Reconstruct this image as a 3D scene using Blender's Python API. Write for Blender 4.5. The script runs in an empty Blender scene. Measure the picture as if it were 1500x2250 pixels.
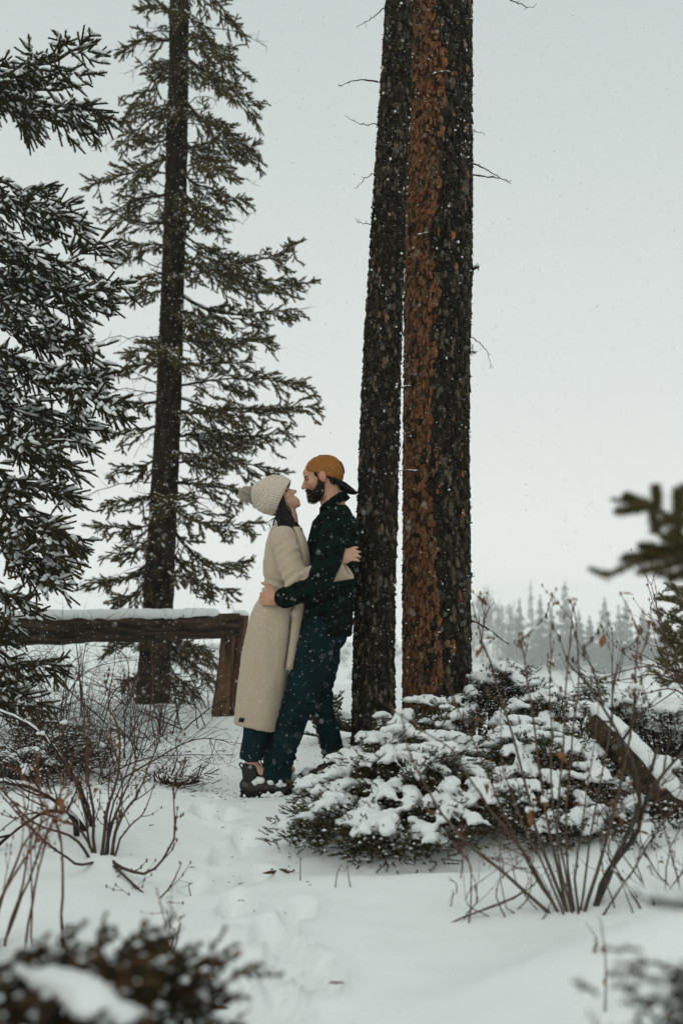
import bpy, math, numpy as np
from mathutils import Vector, Matrix

# ------------------------------------------------------------------ scene, camera, sky, sun
S = bpy.context.scene
COL = S.collection
FPX = 35.0 / 36.0 * 2250.0          # focal length in photo pixels
PITCH = math.atan((1350 - 1125) / FPX)
CH = 0.90                           # camera height
SP, CP = math.sin(PITCH), math.cos(PITCH)

cam_d = bpy.data.cameras.new('camera')
cam_d.sensor_fit = 'VERTICAL'
cam_d.sensor_height = 36.0
cam_d.lens = 35.0
cam_d.clip_start = 0.05
cam_d.clip_end = 3000
cam_d.dof.use_dof = True
cam_d.dof.focus_distance = 5.25
cam_d.dof.aperture_fstop = 2.0
cam_d.dof.aperture_blades = 0
cam = bpy.data.objects.new('camera', cam_d)
cam.location = (0, 0, CH)
cam.rotation_euler = (math.radians(90) + PITCH, 0, 0)
COL.objects.link(cam)
S.camera = cam

SUN_EL, SUN_AZ = math.radians(55), math.radians(200)
W_ = bpy.data.worlds.new('World')
S.world = W_
W_.use_nodes = True
nt = W_.node_tree
for n in list(nt.nodes):
    nt.nodes.remove(n)
out = nt.nodes.new('ShaderNodeOutputWorld')
bg_sky = nt.nodes.new('ShaderNodeBackground')
bg_cloud = nt.nodes.new('ShaderNodeBackground')
sky = nt.nodes.new('ShaderNodeTexSky')
sky.sky_type = 'NISHITA'
sky.sun_disc = False
sky.sun_elevation = SUN_EL
sky.sun_rotation = SUN_AZ
sky.air_density = 1.0
sky.dust_density = 6.0
hs = nt.nodes.new('ShaderNodeHueSaturation')
hs.inputs['Saturation'].default_value = 0.25
nt.links.new(sky.outputs[0], hs.inputs['Color'])
nt.links.new(hs.outputs[0], bg_sky.inputs[0])
bg_sky.inputs[1].default_value = 0.05
# closed snow-cloud deck: palest low down, a little denser overhead
tc = nt.nodes.new('ShaderNodeTexCoord')
sx = nt.nodes.new('ShaderNodeSeparateXYZ')
nt.links.new(tc.outputs['Generated'], sx.inputs[0])
rmp = nt.nodes.new('ShaderNodeValToRGB')
rmp.color_ramp.elements[0].position = 0.0
rmp.color_ramp.elements[0].color = (0.93, 0.955, 0.935, 1)
rmp.color_ramp.elements.new(0.16).color = (0.80, 0.835, 0.815, 1)
rmp.color_ramp.elements[2].position = 0.62
rmp.color_ramp.elements[2].color = (0.56, 0.632, 0.617, 1)
nt.links.new(sx.outputs[2], rmp.inputs[0])
nt.links.new(rmp.outputs[0], bg_cloud.inputs[0])
bg_cloud.inputs[1].default_value = 1.0
mixw = nt.nodes.new('ShaderNodeMixShader')
mixw.inputs[0].default_value = 0.95
nt.links.new(bg_sky.outputs[0], mixw.inputs[1])
nt.links.new(bg_cloud.outputs[0], mixw.inputs[2])
nt.links.new(mixw.outputs[0], out.inputs['Surface'])

sun_d = bpy.data.lights.new('sun', 'SUN')
sun_d.energy = 0.5
sun_d.angle = math.radians(40)
sun_d.color = (1.0, 0.97, 0.93)
sun = bpy.data.objects.new('sun', sun_d)
sun.rotation_euler = (math.radians(90) - SUN_EL, 0, math.radians(180) - SUN_AZ)
sun.location = (-4, -6, 14)
COL.objects.link(sun)

S.view_settings.view_transform = 'Standard'
S.view_settings.look = 'None'
S.view_settings.exposure = 0.0
S.view_settings.gamma = 1.0
S.view_settings.use_curve_mapping = False
S.cycles.use_denoising = True
S.cycles.volume_bounces = 1
S.cycles.max_bounces = 6
S.cycles.diffuse_bounces = 3
S.cycles.glossy_bounces = 2
S.cycles.transmission_bounces = 2
S.cycles.transparent_max_bounces = 4
S.cycles.caustics_reflective = False
S.cycles.caustics_refractive = False

# ------------------------------------------------------------------ helpers
def P(px, py, Y):
    """world point seen at photo pixel (px,py) lying at distance Y in front of the camera"""
    dx = (px - 750.0) / FPX
    dv = (1125.0 - py) / FPX
    d = np.array([dx, CP - dv * SP, SP + dv * CP])
    return np.array([0, 0, CH]) + d * (Y / d[1])

def nrm(v):
    v = np.asarray(v, float)
    return v / (np.linalg.norm(v, axis=-1, keepdims=True) + 1e-12)

def _h(ix, iy, iz, seed):
    n = (ix.astype(np.int64) * 374761393 + iy.astype(np.int64) * 668265263 + iz.astype(np.int64) * 2147483647 + seed * 974634541) & 0xFFFFFFFF
    n = ((n ^ (n >> 13)) * 1274126177) & 0xFFFFFFFF
    n = (n ^ (n >> 16)) & 0xFFFF
    return n / 65535.0

def noise3(p, scale=1.0, seed=0, octaves=1):
    p = np.asarray(p, float) * scale
    tot = np.zeros(len(p)); amp = 1.0; na = 0
    for o in range(octaves):
        q = p * (2 ** o) + 17.3 * o
        i = np.floor(q).astype(np.int64); f = q - i
        f = f * f * (3 - 2 * f)
        r = 0
        for a in (0, 1):
            wx = f[:, 0] if a else 1 - f[:, 0]
            for b in (0, 1):
                wy = f[:, 1] if b else 1 - f[:, 1]
                for c in (0, 1):
                    wz = f[:, 2] if c else 1 - f[:, 2]
                    r = r + wx * wy * wz * _h(i[:, 0] + a, i[:, 1] + b, i[:, 2] + c, seed)
        tot += amp * (r * 2 - 1); na += amp; amp *= 0.5
    return tot / na

def noise2(x, y, scale=1.0, seed=0, octaves=1):
    p = np.stack([np.ravel(x), np.ravel(y), np.zeros(np.size(x)) + 0.37], 1)
    return noise3(p, scale, seed, octaves).reshape(np.shape(x))

class Buf:
    def __init__(self):
        self.V = []; self.F = []; self.M = []; self.C = []; self.n = 0
    def add(self, V, F, mat=0, col=None):
        V = np.asarray(V, float).reshape(-1, 3)
        F = np.asarray(F, np.int64)
        if len(V) == 0 or len(F) == 0: return
        self.V.append(V); self.F.append(F + self.n); self.M.append(np.full(len(F), mat, np.int32))
        if col is None: c = np.ones((len(V), 3))
        else:
            c = np.asarray(col, float)
            if c.ndim == 1: c = np.tile(c, (len(V), 1))
        self.C.append(c)
        self.n += len(V)
    def mesh(self, name, mats=(), smooth=True):
        me = bpy.data.meshes.new(name)
        V = np.concatenate(self.V)
        me.vertices.add(len(V)); me.vertices.foreach_set('co', V.ravel())
        loops = np.concatenate([f.ravel() for f in self.F])
        tot = np.concatenate([np.full(len(f), f.shape[1], np.int32) for f in self.F])
        start = np.concatenate([[0], np.cumsum(tot)[:-1]]).astype(np.int32)
        me.loops.add(len(loops)); me.loops.foreach_set('vertex_index', loops.astype(np.int32))
        me.polygons.add(len(tot))
        me.polygons.foreach_set('loop_start', start)
        me.polygons.foreach_set('loop_total', tot)
        me.polygons.foreach_set('material_index', np.concatenate(self.M))
        me.polygons.foreach_set('use_smooth', np.full(len(tot), bool(smooth)))
        at = me.attributes.new('Col', 'FLOAT_COLOR', 'POINT')
        c = np.concatenate(self.C)
        at.data.foreach_set('color', np.concatenate([c, np.ones((len(c), 1))], 1).ravel())
        for m in mats: me.materials.append(m)
        me.update(calc_edges=True)
        return me
    def build(self, name, mats, parent=None, smooth=True):
        if self.n == 0: return None
        if not isinstance(mats, (list, tuple)): mats = [mats]
        o = bpy.data.objects.new(name, self.mesh(name, mats, smooth))
        COL.objects.link(o)
        if name == 'snow': o['kind'] = 'stuff'
        if parent is not None:
            o.parent = parent
            o.matrix_parent_inverse = PINV(parent)
        return o

def PINV(parent):
    m = Matrix.Identity(4)
    p = parent
    while p is not None:
        m = p.matrix_basis @ m if p.parent is None else p.matrix_parent_inverse @ p.matrix_basis @ m
        p = p.parent
    return m.inverted()

def tag(o, label, cat=None, group=None, kind=None):
    if label: o['label'] = label
    if cat: o['category'] = cat
    if group: o['group'] = group
    if kind: o['kind'] = kind
    return o

def thing(name, label, cat, loc, group=None):
    o = bpy.data.objects.new(name, None)
    o.empty_display_size = 0.1
    COL.objects.link(o)
    o.location = Vector([float(a) for a in loc])
    return tag(o, label, cat, group)

def smooth_path(pts, n):
    """Catmull-Rom through pts, n samples"""
    p = np.asarray(pts, float)
    if len(p) == 2:
        t = np.linspace(0, 1, n)[:, None]
        return p[0] * (1 - t) + p[1] * t
    q = np.vstack([2 * p[0] - p[1], p, 2 * p[-1] - p[-2]])
    seg = np.linspace(0, len(p) - 1 - 1e-9, n)
    i = seg.astype(int); t = (seg - i)[:, None]
    a, b, c, d = q[i], q[i + 1], q[i + 2], q[i + 3]
    return 0.5 * (2 * b + (c - a) * t + (2 * a - 5 * b + 4 * c - d) * t ** 2 + (3 * b - a - 3 * c + d) * t ** 3)

def tube(pts, radii, sides=6, cap=False, ell=None):
    p = np.asarray(pts, float); n = len(p)
    r = np.broadcast_to(np.asarray(radii, float), (n,))
    T = nrm(np.gradient(p, axis=0))
    ref = np.array([0, 0, 1.0]) if abs(T[0][2]) < 0.9 else np.array([1.0, 0, 0])
    u = nrm(np.cross(T[0], ref)); U = []
    for k in range(n):
        u = nrm(u - T[k] * np.dot(u, T[k])); U.append(u)
    U = np.array(U); Vv = np.cross(T, U)
    a = np.linspace(0, 2 * math.pi, sides, endpoint=False)
    ring = U[:, None, :] * np.cos(a)[None, :, None] + Vv[:, None, :] * np.sin(a)[None, :, None]
    V = (p[:, None, :] + ring * r[:, None, None]).reshape(-1, 3)
    i = np.arange(n - 1)[:, None] * sides; j = np.arange(sides)[None, :]; j2 = (j + 1) % sides
    F = np.stack([i + j, i + j2, i + sides + j2, i + sides + j], -1).reshape(-1, 4)
    if cap:
        V = np.vstack([V, p[0], p[-1]])
        c0 = n * sides; c1 = c0 + 1; jj = np.arange(sides); jn = (jj + 1) % sides
        f0 = np.stack([np.full(sides, c0), jn, jj, jj], -1); f1 = np.stack([np.full(sides, c1), (n - 1) * sides + jj, (n - 1) * sides + jn, (n - 1) * sides + jn], -1)
        return V, F, np.vstack([f0[:, :3], f1[:, :3]])
    return V, F

def add_tube(buf, pts, radii, sides=6, mat=0, col=None, cap=False):
    r = tube(pts, radii, sides, cap)
    if cap:
        base = buf.n
        buf.add(r[0], r[1], mat, col)
        buf.F.append(r[2] + base); buf.M.append(np.full(len(r[2]), mat, np.int32))
    else:
        buf.add(r[0], r[1], mat, col)

def sticks(buf, A, B, r0, r1, mat=0, col=None):
    """many three-sided tapered sticks at once"""
    A = np.asarray(A, float).reshape(-1, 3); B = np.asarray(B, float).reshape(-1, 3); N = len(A)
    if N == 0: return
    d = nrm(B - A)
    ref = np.where(np.abs(d[:, 2:3]) < 0.9, np.array([[0, 0, 1.0]]), np.array([[1.0, 0, 0]]))
    u = nrm(np.cross(d, ref)); v = np.cross(d, u)
    r0 = np.broadcast_to(r0, (N,))[:, None]; r1 = np.broadcast_to(r1, (N,))[:, None]
    vs = []
    for c, r in ((A, r0), (B, r1)):
        for k in range(3):
            a = k * 2 * math.pi / 3
            vs.append(c + (u * math.cos(a) + v * math.sin(a)) * r)
    V = np.stack(vs, 1).reshape(-1, 3)
    b = np.arange(N)[:, None] * 6
    F = np.concatenate([np.stack([b[:, 0] + k, b[:, 0] + (k + 1) % 3, b[:, 0] + 3 + (k + 1) % 3, b[:, 0] + 3 + k], -1) for k in range(3)])
    c = None
    if col is not None:
        col = np.asarray(col, float)
        c = np.repeat(col, 6, 0) if col.ndim == 2 else col
    buf.add(V, F, mat, c)

def needles(buf, A, D, L, per, nlen, nwid, rng, col, mat=0, alpha=(35, 70), tcol=None):
    A = np.asarray(A, float).reshape(-1, 3); D = nrm(D).reshape(-1, 3); N = len(A)
    if N == 0: return
    L = np.broadcast_to(np.asarray(L, float), (N,))
    t = (np.arange(per)[None, :] + rng.random((N, per))) / per
    p = A[:, None, :] + D[:, None, :] * (L[:, None] * t)[..., None]
    ref = np.where(np.abs(D[:, 2:3]) < 0.9, np.array([[0, 0, 1.0]]), np.array([[1.0, 0, 0]]))
    u = nrm(np.cross(D, ref)); v = np.cross(D, u)
    ph = rng.random((N, per)) * 2 * math.pi
    rad = u[:, None, :] * np.cos(ph)[..., None] + v[:, None, :] * np.sin(ph)[..., None]
    al = np.radians(rng.uniform(alpha[0], alpha[1], (N, per)))[..., None] * (1 - 0.4 * (t[..., None] > 0.85))
    nd = D[:, None, :] * np.cos(al) + rad * np.sin(al)
    side = nrm(np.cross(nd, rng.normal(size=(N, per, 3)))) * (nwid / 2)
    ln = nlen * rng.uniform(0.7, 1.15, (N, per))[..., None]
    V = np.stack([p - side, p + side, p + nd * ln], 2).reshape(-1, 3)
    F = np.arange(N * per * 3).reshape(-1, 3)
    c = np.asarray(col, float)
    c = np.tile(c, (N, 1)) if c.ndim == 1 else c
    c = np.repeat(c, per * 3, 0) * np.repeat(rng.uniform(0.7, 1.3, N * per), 3)[:, None]
    buf.add(V, F, mat, c)

def ridges(buf, A, D, L, w, h, rng, mat=0, sides=4, st=4, lift=0.0):
    """rounded ridges of snow lying along twigs"""
    A = np.asarray(A, float).reshape(-1, 3); D = nrm(D).reshape(-1, 3); N = len(A)
    if N == 0: return
    L = np.broadcast_to(np.asarray(L, float), (N,)); w = np.broadcast_to(w, (N,)); h = np.broadcast_to(h, (N,))
    side = np.cross(D, np.array([0, 0, 1.0])); bad = np.linalg.norm(side, axis=1) < 0.2
    side[bad] = np.array([1.0, 0, 0]); side = nrm(side)
    upv = np.array([0, 0, 1.0])
    t = np.linspace(0, 1, st)
    prof = np.sqrt(np.clip(1 - (2 * t - 1) ** 2 * 0.96, 0, 1))
    a = np.linspace(0, 2 * math.pi, sides, endpoint=False)
    jit = rng.uniform(0.65, 1.25, (N, st))
    c = A[:, None, :] + D[:, None, :] * (L[:, None] * t[None, :])[..., None]
    pw = (prof[None, :] * jit * w[:, None]); phh = (prof[None, :] * jit * h[:, None])
    sn = np.sin(a); sn = np.where(sn < 0, sn * 0.35, sn)
    V = (c[:, :, None, :] + side[:, None, None, :] * (pw[:, :, None] * np.cos(a)[None, None, :])[..., None]
         + upv * (phh[:, :, None] * sn[None, None, :] + lift)[..., None])
    V = V.reshape(-1, 3)
    b = (np.arange(N) * st * sides)[:, None, None]; i = (np.arange(st - 1) * sides)[None, :, None]; j = np.arange(sides)[None, None, :]
    j2 = (j + 1) % sides
    F = np.stack([b + i + j, b + i + j2, b + i + sides + j2, b + i + sides + j], -1).reshape(-1, 4)
    buf.add(V, F, mat)

_sph = {}
def unit_sphere(nu=14, nv=9):
    if (nu, nv) in _sph: return _sph[(nu, nv)]
    th = np.linspace(0, math.pi, nv + 1)[1:-1]
    ph = np.linspace(0, 2 * math.pi, nu, endpoint=False)
    V = [(math.sin(a) * math.cos(b), math.sin(a) * math.sin(b), math.cos(a)) for a in th for b in ph] + [(0, 0, 1), (0, 0, -1)]
    Fq = []; Ft = []
    m = len(th)
    for i in range(m - 1):
        for j in range(nu):
            Fq.append((i * nu + j, (i + 1) * nu + j, (i + 1) * nu + (j + 1) % nu, i * nu + (j + 1) % nu))
    for j in range(nu):
        Ft.append((m * nu, j, (j + 1) % nu)); Ft.append((m * nu + 1, (m - 1) * nu + (j + 1) % nu, (m - 1) * nu + j))
    _sph[(nu, nv)] = (np.array(V), np.array(Fq), np.array(Ft))
    return _sph[(nu, nv)]

def ellipsoid(buf, c, r, R=None, nu=14, nv=9, mat=0, col=None):
    V, Fq, Ft = unit_sphere(nu, nv)
    V = V * np.broadcast_to(np.asarray(r, float), (3,))
    if R is not None: V = V @ np.asarray(R).T
    V = V + np.asarray(c)
    base = buf.n
    buf.add(V, Fq, mat, col)
    buf.F.append(Ft + base); buf.M.append(np.full(len(Ft), mat, np.int32))

def chain(buf, pts, radii, sides=14, n=None):
    """tapered limb: closed tube with a ball at each end"""
    n = n or 6 * len(pts)
    p = smooth_path(pts, n)
    r = np.interp(np.linspace(0, len(pts) - 1, n), np.arange(len(pts)), radii)
    add_tube(buf, p, r, sides, cap=True)
    ellipsoid(buf, p[0], r[0]); ellipsoid(buf, p[-1], r[-1])

def loft(buf, C, A, B, rx, ry, sides=32, power=2.0):
    """closed loft; ring k = C[k] + A[k]*rx*cos + B[k]*ry*sin (superellipse)"""
    C = np.asarray(C, float); n = len(C)
    A = np.broadcast_to(np.asarray(A, float), (n, 3)); B = np.broadcast_to(np.asarray(B, float), (n, 3))
    a = np.linspace(0, 2 * math.pi, sides, endpoint=False)
    ca = np.sign(np.cos(a)) * np.abs(np.cos(a)) ** (2 / power); sa = np.sign(np.sin(a)) * np.abs(np.sin(a)) ** (2 / power)
    V = C[:, None, :] + A[:, None, :] * (np.asarray(rx)[:, None] * ca)[..., None] + B[:, None, :] * (np.asarray(ry)[:, None] * sa)[..., None]
    V = np.vstack([V.reshape(-1, 3), C[0], C[-1]])
    i = np.arange(n - 1)[:, None] * sides; j = np.arange(sides)[None, :]; j2 = (j + 1) % sides
    F = np.stack([i + j, i + j2, i + sides + j2, i + sides + j], -1).reshape(-1, 4)
    base = buf.n
    buf.add(V, F)
    jj = np.arange(sides); jn = (jj + 1) % sides
    Ft = np.vstack([np.stack([np.full(sides, n * sides), jn, jj], -1), np.stack([np.full(sides, n * sides + 1), (n - 1) * sides + jj, (n - 1) * sides + jn], -1)])
    buf.F.append(Ft + base); buf.M.append(np.zeros(len(Ft), np.int32))

def remesh(buf, voxel, smooth_it=3, fac=0.5):
    """union of all solids in buf as one continuous skin -> (V, F quads)"""
    me = buf.mesh('tmp')
    o = bpy.data.objects.new('tmp', me); COL.objects.link(o)
    m = o.modifiers.new('r', 'REMESH'); m.mode = 'VOXEL'; m.voxel_size = voxel; m.adaptivity = 0
    if smooth_it:
        s = o.modifiers.new('s', 'SMOOTH'); s.iterations = smooth_it; s.factor = fac
    dg = bpy.context.evaluated_depsgraph_get()
    ev = o.evaluated_get(dg)
    r = bpy.data.meshes.new_from_object(ev, depsgraph=dg)
    V = np.empty(len(r.vertices) * 3); r.vertices.foreach_get('co', V); V = V.reshape(-1, 3)
    Nn = np.empty(len(r.vertices) * 3); r.vertices.foreach_get('normal', Nn); Nn = Nn.reshape(-1, 3)
    lv = np.empty(len(r.loops), np.int32); r.loops.foreach_get('vertex_index', lv)
    lt = np.empty(len(r.polygons), np.int32); r.polygons.foreach_get('loop_total', lt)
    ls = np.empty(len(r.polygons), np.int32); r.polygons.foreach_get('loop_start', ls)
    q = lt == 4
    F = lv[(ls[q][:, None] + np.arange(4)[None, :])]
    bpy.data.objects.remove(o); bpy.data.meshes.remove(me); bpy.data.meshes.remove(r)
    return V, F, Nn

# ------------------------------------------------------------------ materials
def mat(name, color=(0.5, 0.5, 0.5), rough=0.8, attr=False, var=0.0, vscale=20.0, bump=0.0, bscale=60.0, bdist=0.01,
        spec=0.3, stretch=(1, 1, 1), color2=None, detail=5.0, sheen=0.0, sss=0.0):
    m = bpy.data.materials.new(name); m.use_nodes = True
    t = m.node_tree; b = t.nodes['Principled BSDF']
    b.inputs['Roughness'].default_value = rough
    b.inputs['Specular IOR Level'].default_value = spec
    if sheen: b.inputs['Sheen Weight'].default_value = sheen
    if sss:
        b.inputs['Subsurface Weight'].default_value = sss
        b.inputs['Subsurface Radius'].default_value = (0.012, 0.005, 0.003)
        b.inputs['Subsurface Scale'].default_value = 0.5
    co = t.nodes.new('ShaderNodeTexCoord'); mp = t.nodes.new('ShaderNodeMapping')
    mp.inputs['Scale'].default_value = stretch
    t.links.new(co.outputs['Object'], mp.inputs[0])
    src = None
    if attr:
        a = t.nodes.new('ShaderNodeAttribute'); a.attribute_name = 'Col'
        src = a.outputs['Color']
    if var > 0 or color2 is not None:
        nz = t.nodes.new('ShaderNodeTexNoise'); nz.inputs['Scale'].default_value = vscale; nz.inputs['Detail'].default_value = detail
        t.links.new(mp.outputs[0], nz.inputs['Vector'])
        if color2 is not None:
            r = t.nodes.new('ShaderNodeValToRGB')
            r.color_ramp.elements[0].position = 0.38; r.color_ramp.elements[1].position = 0.62
            r.color_ramp.elements[0].color = (*color, 1); r.color_ramp.elements[1].color = (*color2, 1)
            t.links.new(nz.outputs['Fac'], r.inputs[0]); csrc = r.outputs[0]
        else:
            mr = t.nodes.new('ShaderNodeMapRange')
            mr.inputs['From Min'].default_value = 0.25; mr.inputs['From Max'].default_value = 0.75
            mr.inputs['To Min'].default_value = 1 - var; mr.inputs['To Max'].default_value = 1 + var
            t.links.new(nz.outputs['Fac'], mr.inputs['Value'])
            mx = t.nodes.new('ShaderNodeVectorMath'); mx.operation = 'SCALE'
            t.links.new(mr.outputs[0], mx.inputs['Scale'])
            if src is not None: t.links.new(src, mx.inputs[0])
            else: mx.inputs[0].default_value = color
            csrc = mx.outputs[0]
        t.links.new(csrc, b.inputs['Base Color'])
    elif src is not None:
        t.links.new(src, b.inputs['Base Color'])
    else:
        b.inputs['Base Color'].default_value = (*color, 1)
    if bump > 0:
        n2 = t.nodes.new('ShaderNodeTexNoise'); n2.inputs['Scale'].default_value = bscale; n2.inputs['Detail'].default_value = 4
        t.links.new(mp.outputs[0], n2.inputs['Vector'])
        bp = t.nodes.new('ShaderNodeBump'); bp.inputs['Strength'].default_value = bump; bp.inputs['Distance'].default_value = bdist
        t.links.new(n2.outputs['Fac'], bp.inputs['Height']); t.links.new(bp.outputs[0], b.inputs['Normal'])
    return m

M_SNOW = mat('snow_cover', (0.87, 0.89, 0.875), 0.7, var=0.03, vscale=3, bump=0.35, bscale=55, bdist=0.012, spec=0.2)
M_CAP = mat('settled_snow', (0.84, 0.86, 0.85), 0.7, bump=0.8, bscale=110, bdist=0.009, spec=0.2)
M_FLAKE = mat('snowflake', (0.85, 0.87, 0.86), 0.8, spec=0.1)
M_BARK = mat('pine_bark', attr=True, rough=0.9, var=0.8, vscale=110, bump=1.0, bscale=130, bdist=0.008, stretch=(1, 1, 0.35), spec=0.15)
M_SBARK = mat('spruce_bark', attr=True, rough=0.95, var=0.5, vscale=45, bump=1.0, bscale=70, bdist=0.01, stretch=(1, 1, 0.6), spec=0.1)
M_WOOD = mat('twig_wood', attr=True, rough=0.85, var=0.35, vscale=40, spec=0.15)
M_NEEDLE = mat('conifer_needles', attr=True, rough=0.75, spec=0.15)
M_LOG = mat('weathered_log', (0.014, 0.011, 0.007), 0.9, color2=(0.070, 0.045, 0.027), vscale=20, stretch=(0.16, 1.4, 1.4), bump=0.9, bscale=28, bdist=0.02, spec=0.15)
M_POST = mat('weathered_post', (0.03, 0.02, 0.014), 0.9, color2=(0.15, 0.075, 0.038), vscale=18, stretch=(1.4, 1.4, 0.14), bump=0.9, bscale=30, bdist=0.02, spec=0.15)
M_WOOL = mat('beige_wool', (0.455, 0.365, 0.268), 0.95, var=0.10, vscale=120, bump=0.35, bscale=300, bdist=0.004, spec=0.05, sheen=0.25)
M_KNIT = mat('cream_knit', (0.60, 0.515, 0.425), 0.95, var=0.10, vscale=90, bump=0.5, bscale=220, bdist=0.006, spec=0.05, sheen=0.2)
M_DENIM = mat('dark_denim', (0.0017, 0.0138, 0.0158), 0.9, var=0.45, vscale=11, bump=0.3, bscale=260, bdist=0.003, spec=0.12)
M_DENIM2 = mat('blue_denim', (0.0045, 0.018, 0.025), 0.9, var=0.4, vscale=14, bump=0.3, bscale=260, bdist=0.003, spec=0.12)
M_SKIN = mat('skin', attr=True, rough=0.55, var=0.06, vscale=60, spec=0.35, sss=0.25)
M_HAIR = mat('dark_hair', (0.007, 0.0048, 0.0036), 0.6, var=0.4, vscale=40, spec=0.18)
M_BEARD = mat('brown_beard', (0.022, 0.013, 0.008), 0.75, var=0.5, vscale=120, spec=0.12)
M_CAPC = mat('mustard_cotton', (0.255, 0.105, 0.027), 0.9, var=0.16, vscale=28, bump=0.4, bscale=180, bdist=0.004, spec=0.1)
M_BLACK = mat('black_cloth', (0.006, 0.006, 0.006), 0.85, var=0.3, vscale=60, spec=0.15)
M_BOOT = mat('black_leather', (0.010, 0.009, 0.008), 0.55, var=0.4, vscale=40, bump=0.3, bscale=80, spec=0.35)
M_BOOT2 = mat('grey_suede', (0.045, 0.040, 0.033), 0.9, var=0.5, vscale=25, bump=0.4, bscale=80, spec=0.15)
M_LEAF = mat('dead_leaf', (0.20, 0.09, 0.035), 0.8, var=0.4, vscale=50, spec=0.15)

def plaid_material():
    m = bpy.data.materials.new('dark_plaid_flannel'); m.use_nodes = True
    t = m.node_tree; b = t.nodes['Principled BSDF']
    b.inputs['Roughness'].default_value = 0.95; b.inputs['Specular IOR Level'].default_value = 0.06
    co = t.nodes.new('ShaderNodeTexCoord'); mp = t.nodes.new('ShaderNodeMapping')
    mp.inputs['Rotation'].default_value = (0.1, 0.35, 0.25)
    t.links.new(co.outputs['Object'], mp.inputs[0])
    sp = t.nodes.new('ShaderNodeSeparateXYZ'); t.links.new(mp.outputs[0], sp.inputs[0])
    def stripe(o, freq, width, ph=0.0):
        a = t.nodes.new('ShaderNodeMath'); a.operation = 'MULTIPLY_ADD'; a.inputs[1].default_value = freq; a.inputs[2].default_value = ph
        t.links.new(o, a.inputs[0])
        f = t.nodes.new('ShaderNodeMath'); f.operation = 'FRACT'; t.links.new(a.outputs[0], f.inputs[0])
        c = t.nodes.new('ShaderNodeMath'); c.operation = 'LESS_THAN'; c.inputs[1].default_value = width
        t.links.new(f.outputs[0], c.inputs[0]); return c.outputs[0]
    def mixc(f, c0, c1, k):
        n = t.nodes.new('ShaderNodeMix'); n.data_type = 'RGBA'
        s = t.nodes.new('ShaderNodeMath'); s.operation = 'MULTIPLY'; s.inputs[1].default_value = k
        t.links.new(f, s.inputs[0]); t.links.new(s.outputs[0], n.inputs[0])
        if isinstance(c0, tuple): n.inputs[6].default_value = (*c0, 1)
        else: t.links.new(c0, n.inputs[6])
        n.inputs[7].default_value = (*c1, 1)
        return n.outputs[2]
    ad = t.nodes.new('ShaderNodeMath'); ad.operation = 'ADD'
    t.links.new(sp.outputs[0], ad.inputs[0]); t.links.new(sp.outputs[1], ad.inputs[1])
    c = mixc(stripe(sp.outputs[2], 11, 0.45), (0.0010, 0.0020, 0.0017), (0.0022, 0.0115, 0.0078), 0.75)
    c = mixc(stripe(ad.outputs[0], 11, 0.42), c, (0.0022, 0.0115, 0.0078), 0.6)
    c = mixc(stripe(sp.outputs[2], 11, 0.05, 0.28), c, (0.011, 0.018, 0.015), 0.45)
    c = mixc(stripe(ad.outputs[0], 11, 0.05, 0.28), c, (0.011, 0.018, 0.015), 0.45)
    t.links.new(c, b.inputs['Base Color'])
    n2 = t.nodes.new('ShaderNodeTexNoise'); n2.inputs['Scale'].default_value = 200
    bp = t.nodes.new('ShaderNodeBump'); bp.inputs['Strength'].default_value = 0.3; bp.inputs['Distance'].default_value = 0.004
    t.links.new(co.outputs['Object'], n2.inputs['Vector']); t.links.new(n2.outputs['Fac'], bp.inputs['Height']); t.links.new(bp.outputs[0], b.inputs['Normal'])
    return m
M_PLAID = plaid_material()

# ------------------------------------------------------------------ the snow-covered ground
MOUNDS = [  # x, y, sx, sy, height
    (0.82, 2.35, 0.44, 0.32, 0.20), (1.55, 3.75, 0.60, 0.55, 0.16), (-1.25, 2.2, 0.5, 0.45, 0.10), (-0.66, 1.70, 0.20, 0.17, 0.34),
    (-1.3, 4.6, 0.7, 0.9, 0.05), (0.45, 4.7, 0.8, 0.8, 0.07), (-2.1, 8.6, 1.2, 1.4, 0.08),
    (0.1, 2.55, 0.35, 0.5, -0.04), (-0.50, 3.9, 0.30, 1.1, -0.07), (-0.05, 3.85, 0.22, 0.2, -0.05), (0.35, 3.66, 0.3, 0.1, -0.05), (-0.6, 5.3, 0.5, 0.4, -0.03),
]
def ground_z(x, y):
    x = np.asarray(x, float); y = np.asarray(y, float)
    z = np.zeros(np.broadcast(x, y).shape)
    for mx, my, sxx, syy, hh in MOUNDS:
        z = z + hh * np.exp(-((x - mx) / sxx) ** 2 - ((y - my) / syy) ** 2)
    near = np.clip(1 - (y - 9) / 6.0, 0, 1)
    z = z + near * (0.035 * noise2(x, y, 0.9, 3, 2) + 0.022 * noise2(x, y, 3.0, 5, 2) + 0.006 * noise2(x, y, 12, 8, 2))
    # trodden patch round the pair
    tr = np.exp(-((x + 0.62) / 0.55) ** 2 - ((y - 5.25) / 0.5) ** 2)
    z = z + tr * 0.016 * noise2(x, y, 7, 21, 2)
    # bluff down to the valley floor
    t = np.clip((y - 12.5) / 48.0, 0, 1); t = t * t * (3 - 2 * t)
    z = z - 25.5 * t
    # far bank
    b = np.clip((y - 392) / 40.0, 0, 1); b = b * b * (3 - 2 * b)
    z = z + b * (11.5 + 3.0 * noise2(x, y, 0.012, 4, 2))
    z = z + np.clip((y - 70) / 100, 0, 1) * 0.6 * noise2(x, y, 0.03, 9, 2)
    return z

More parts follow.
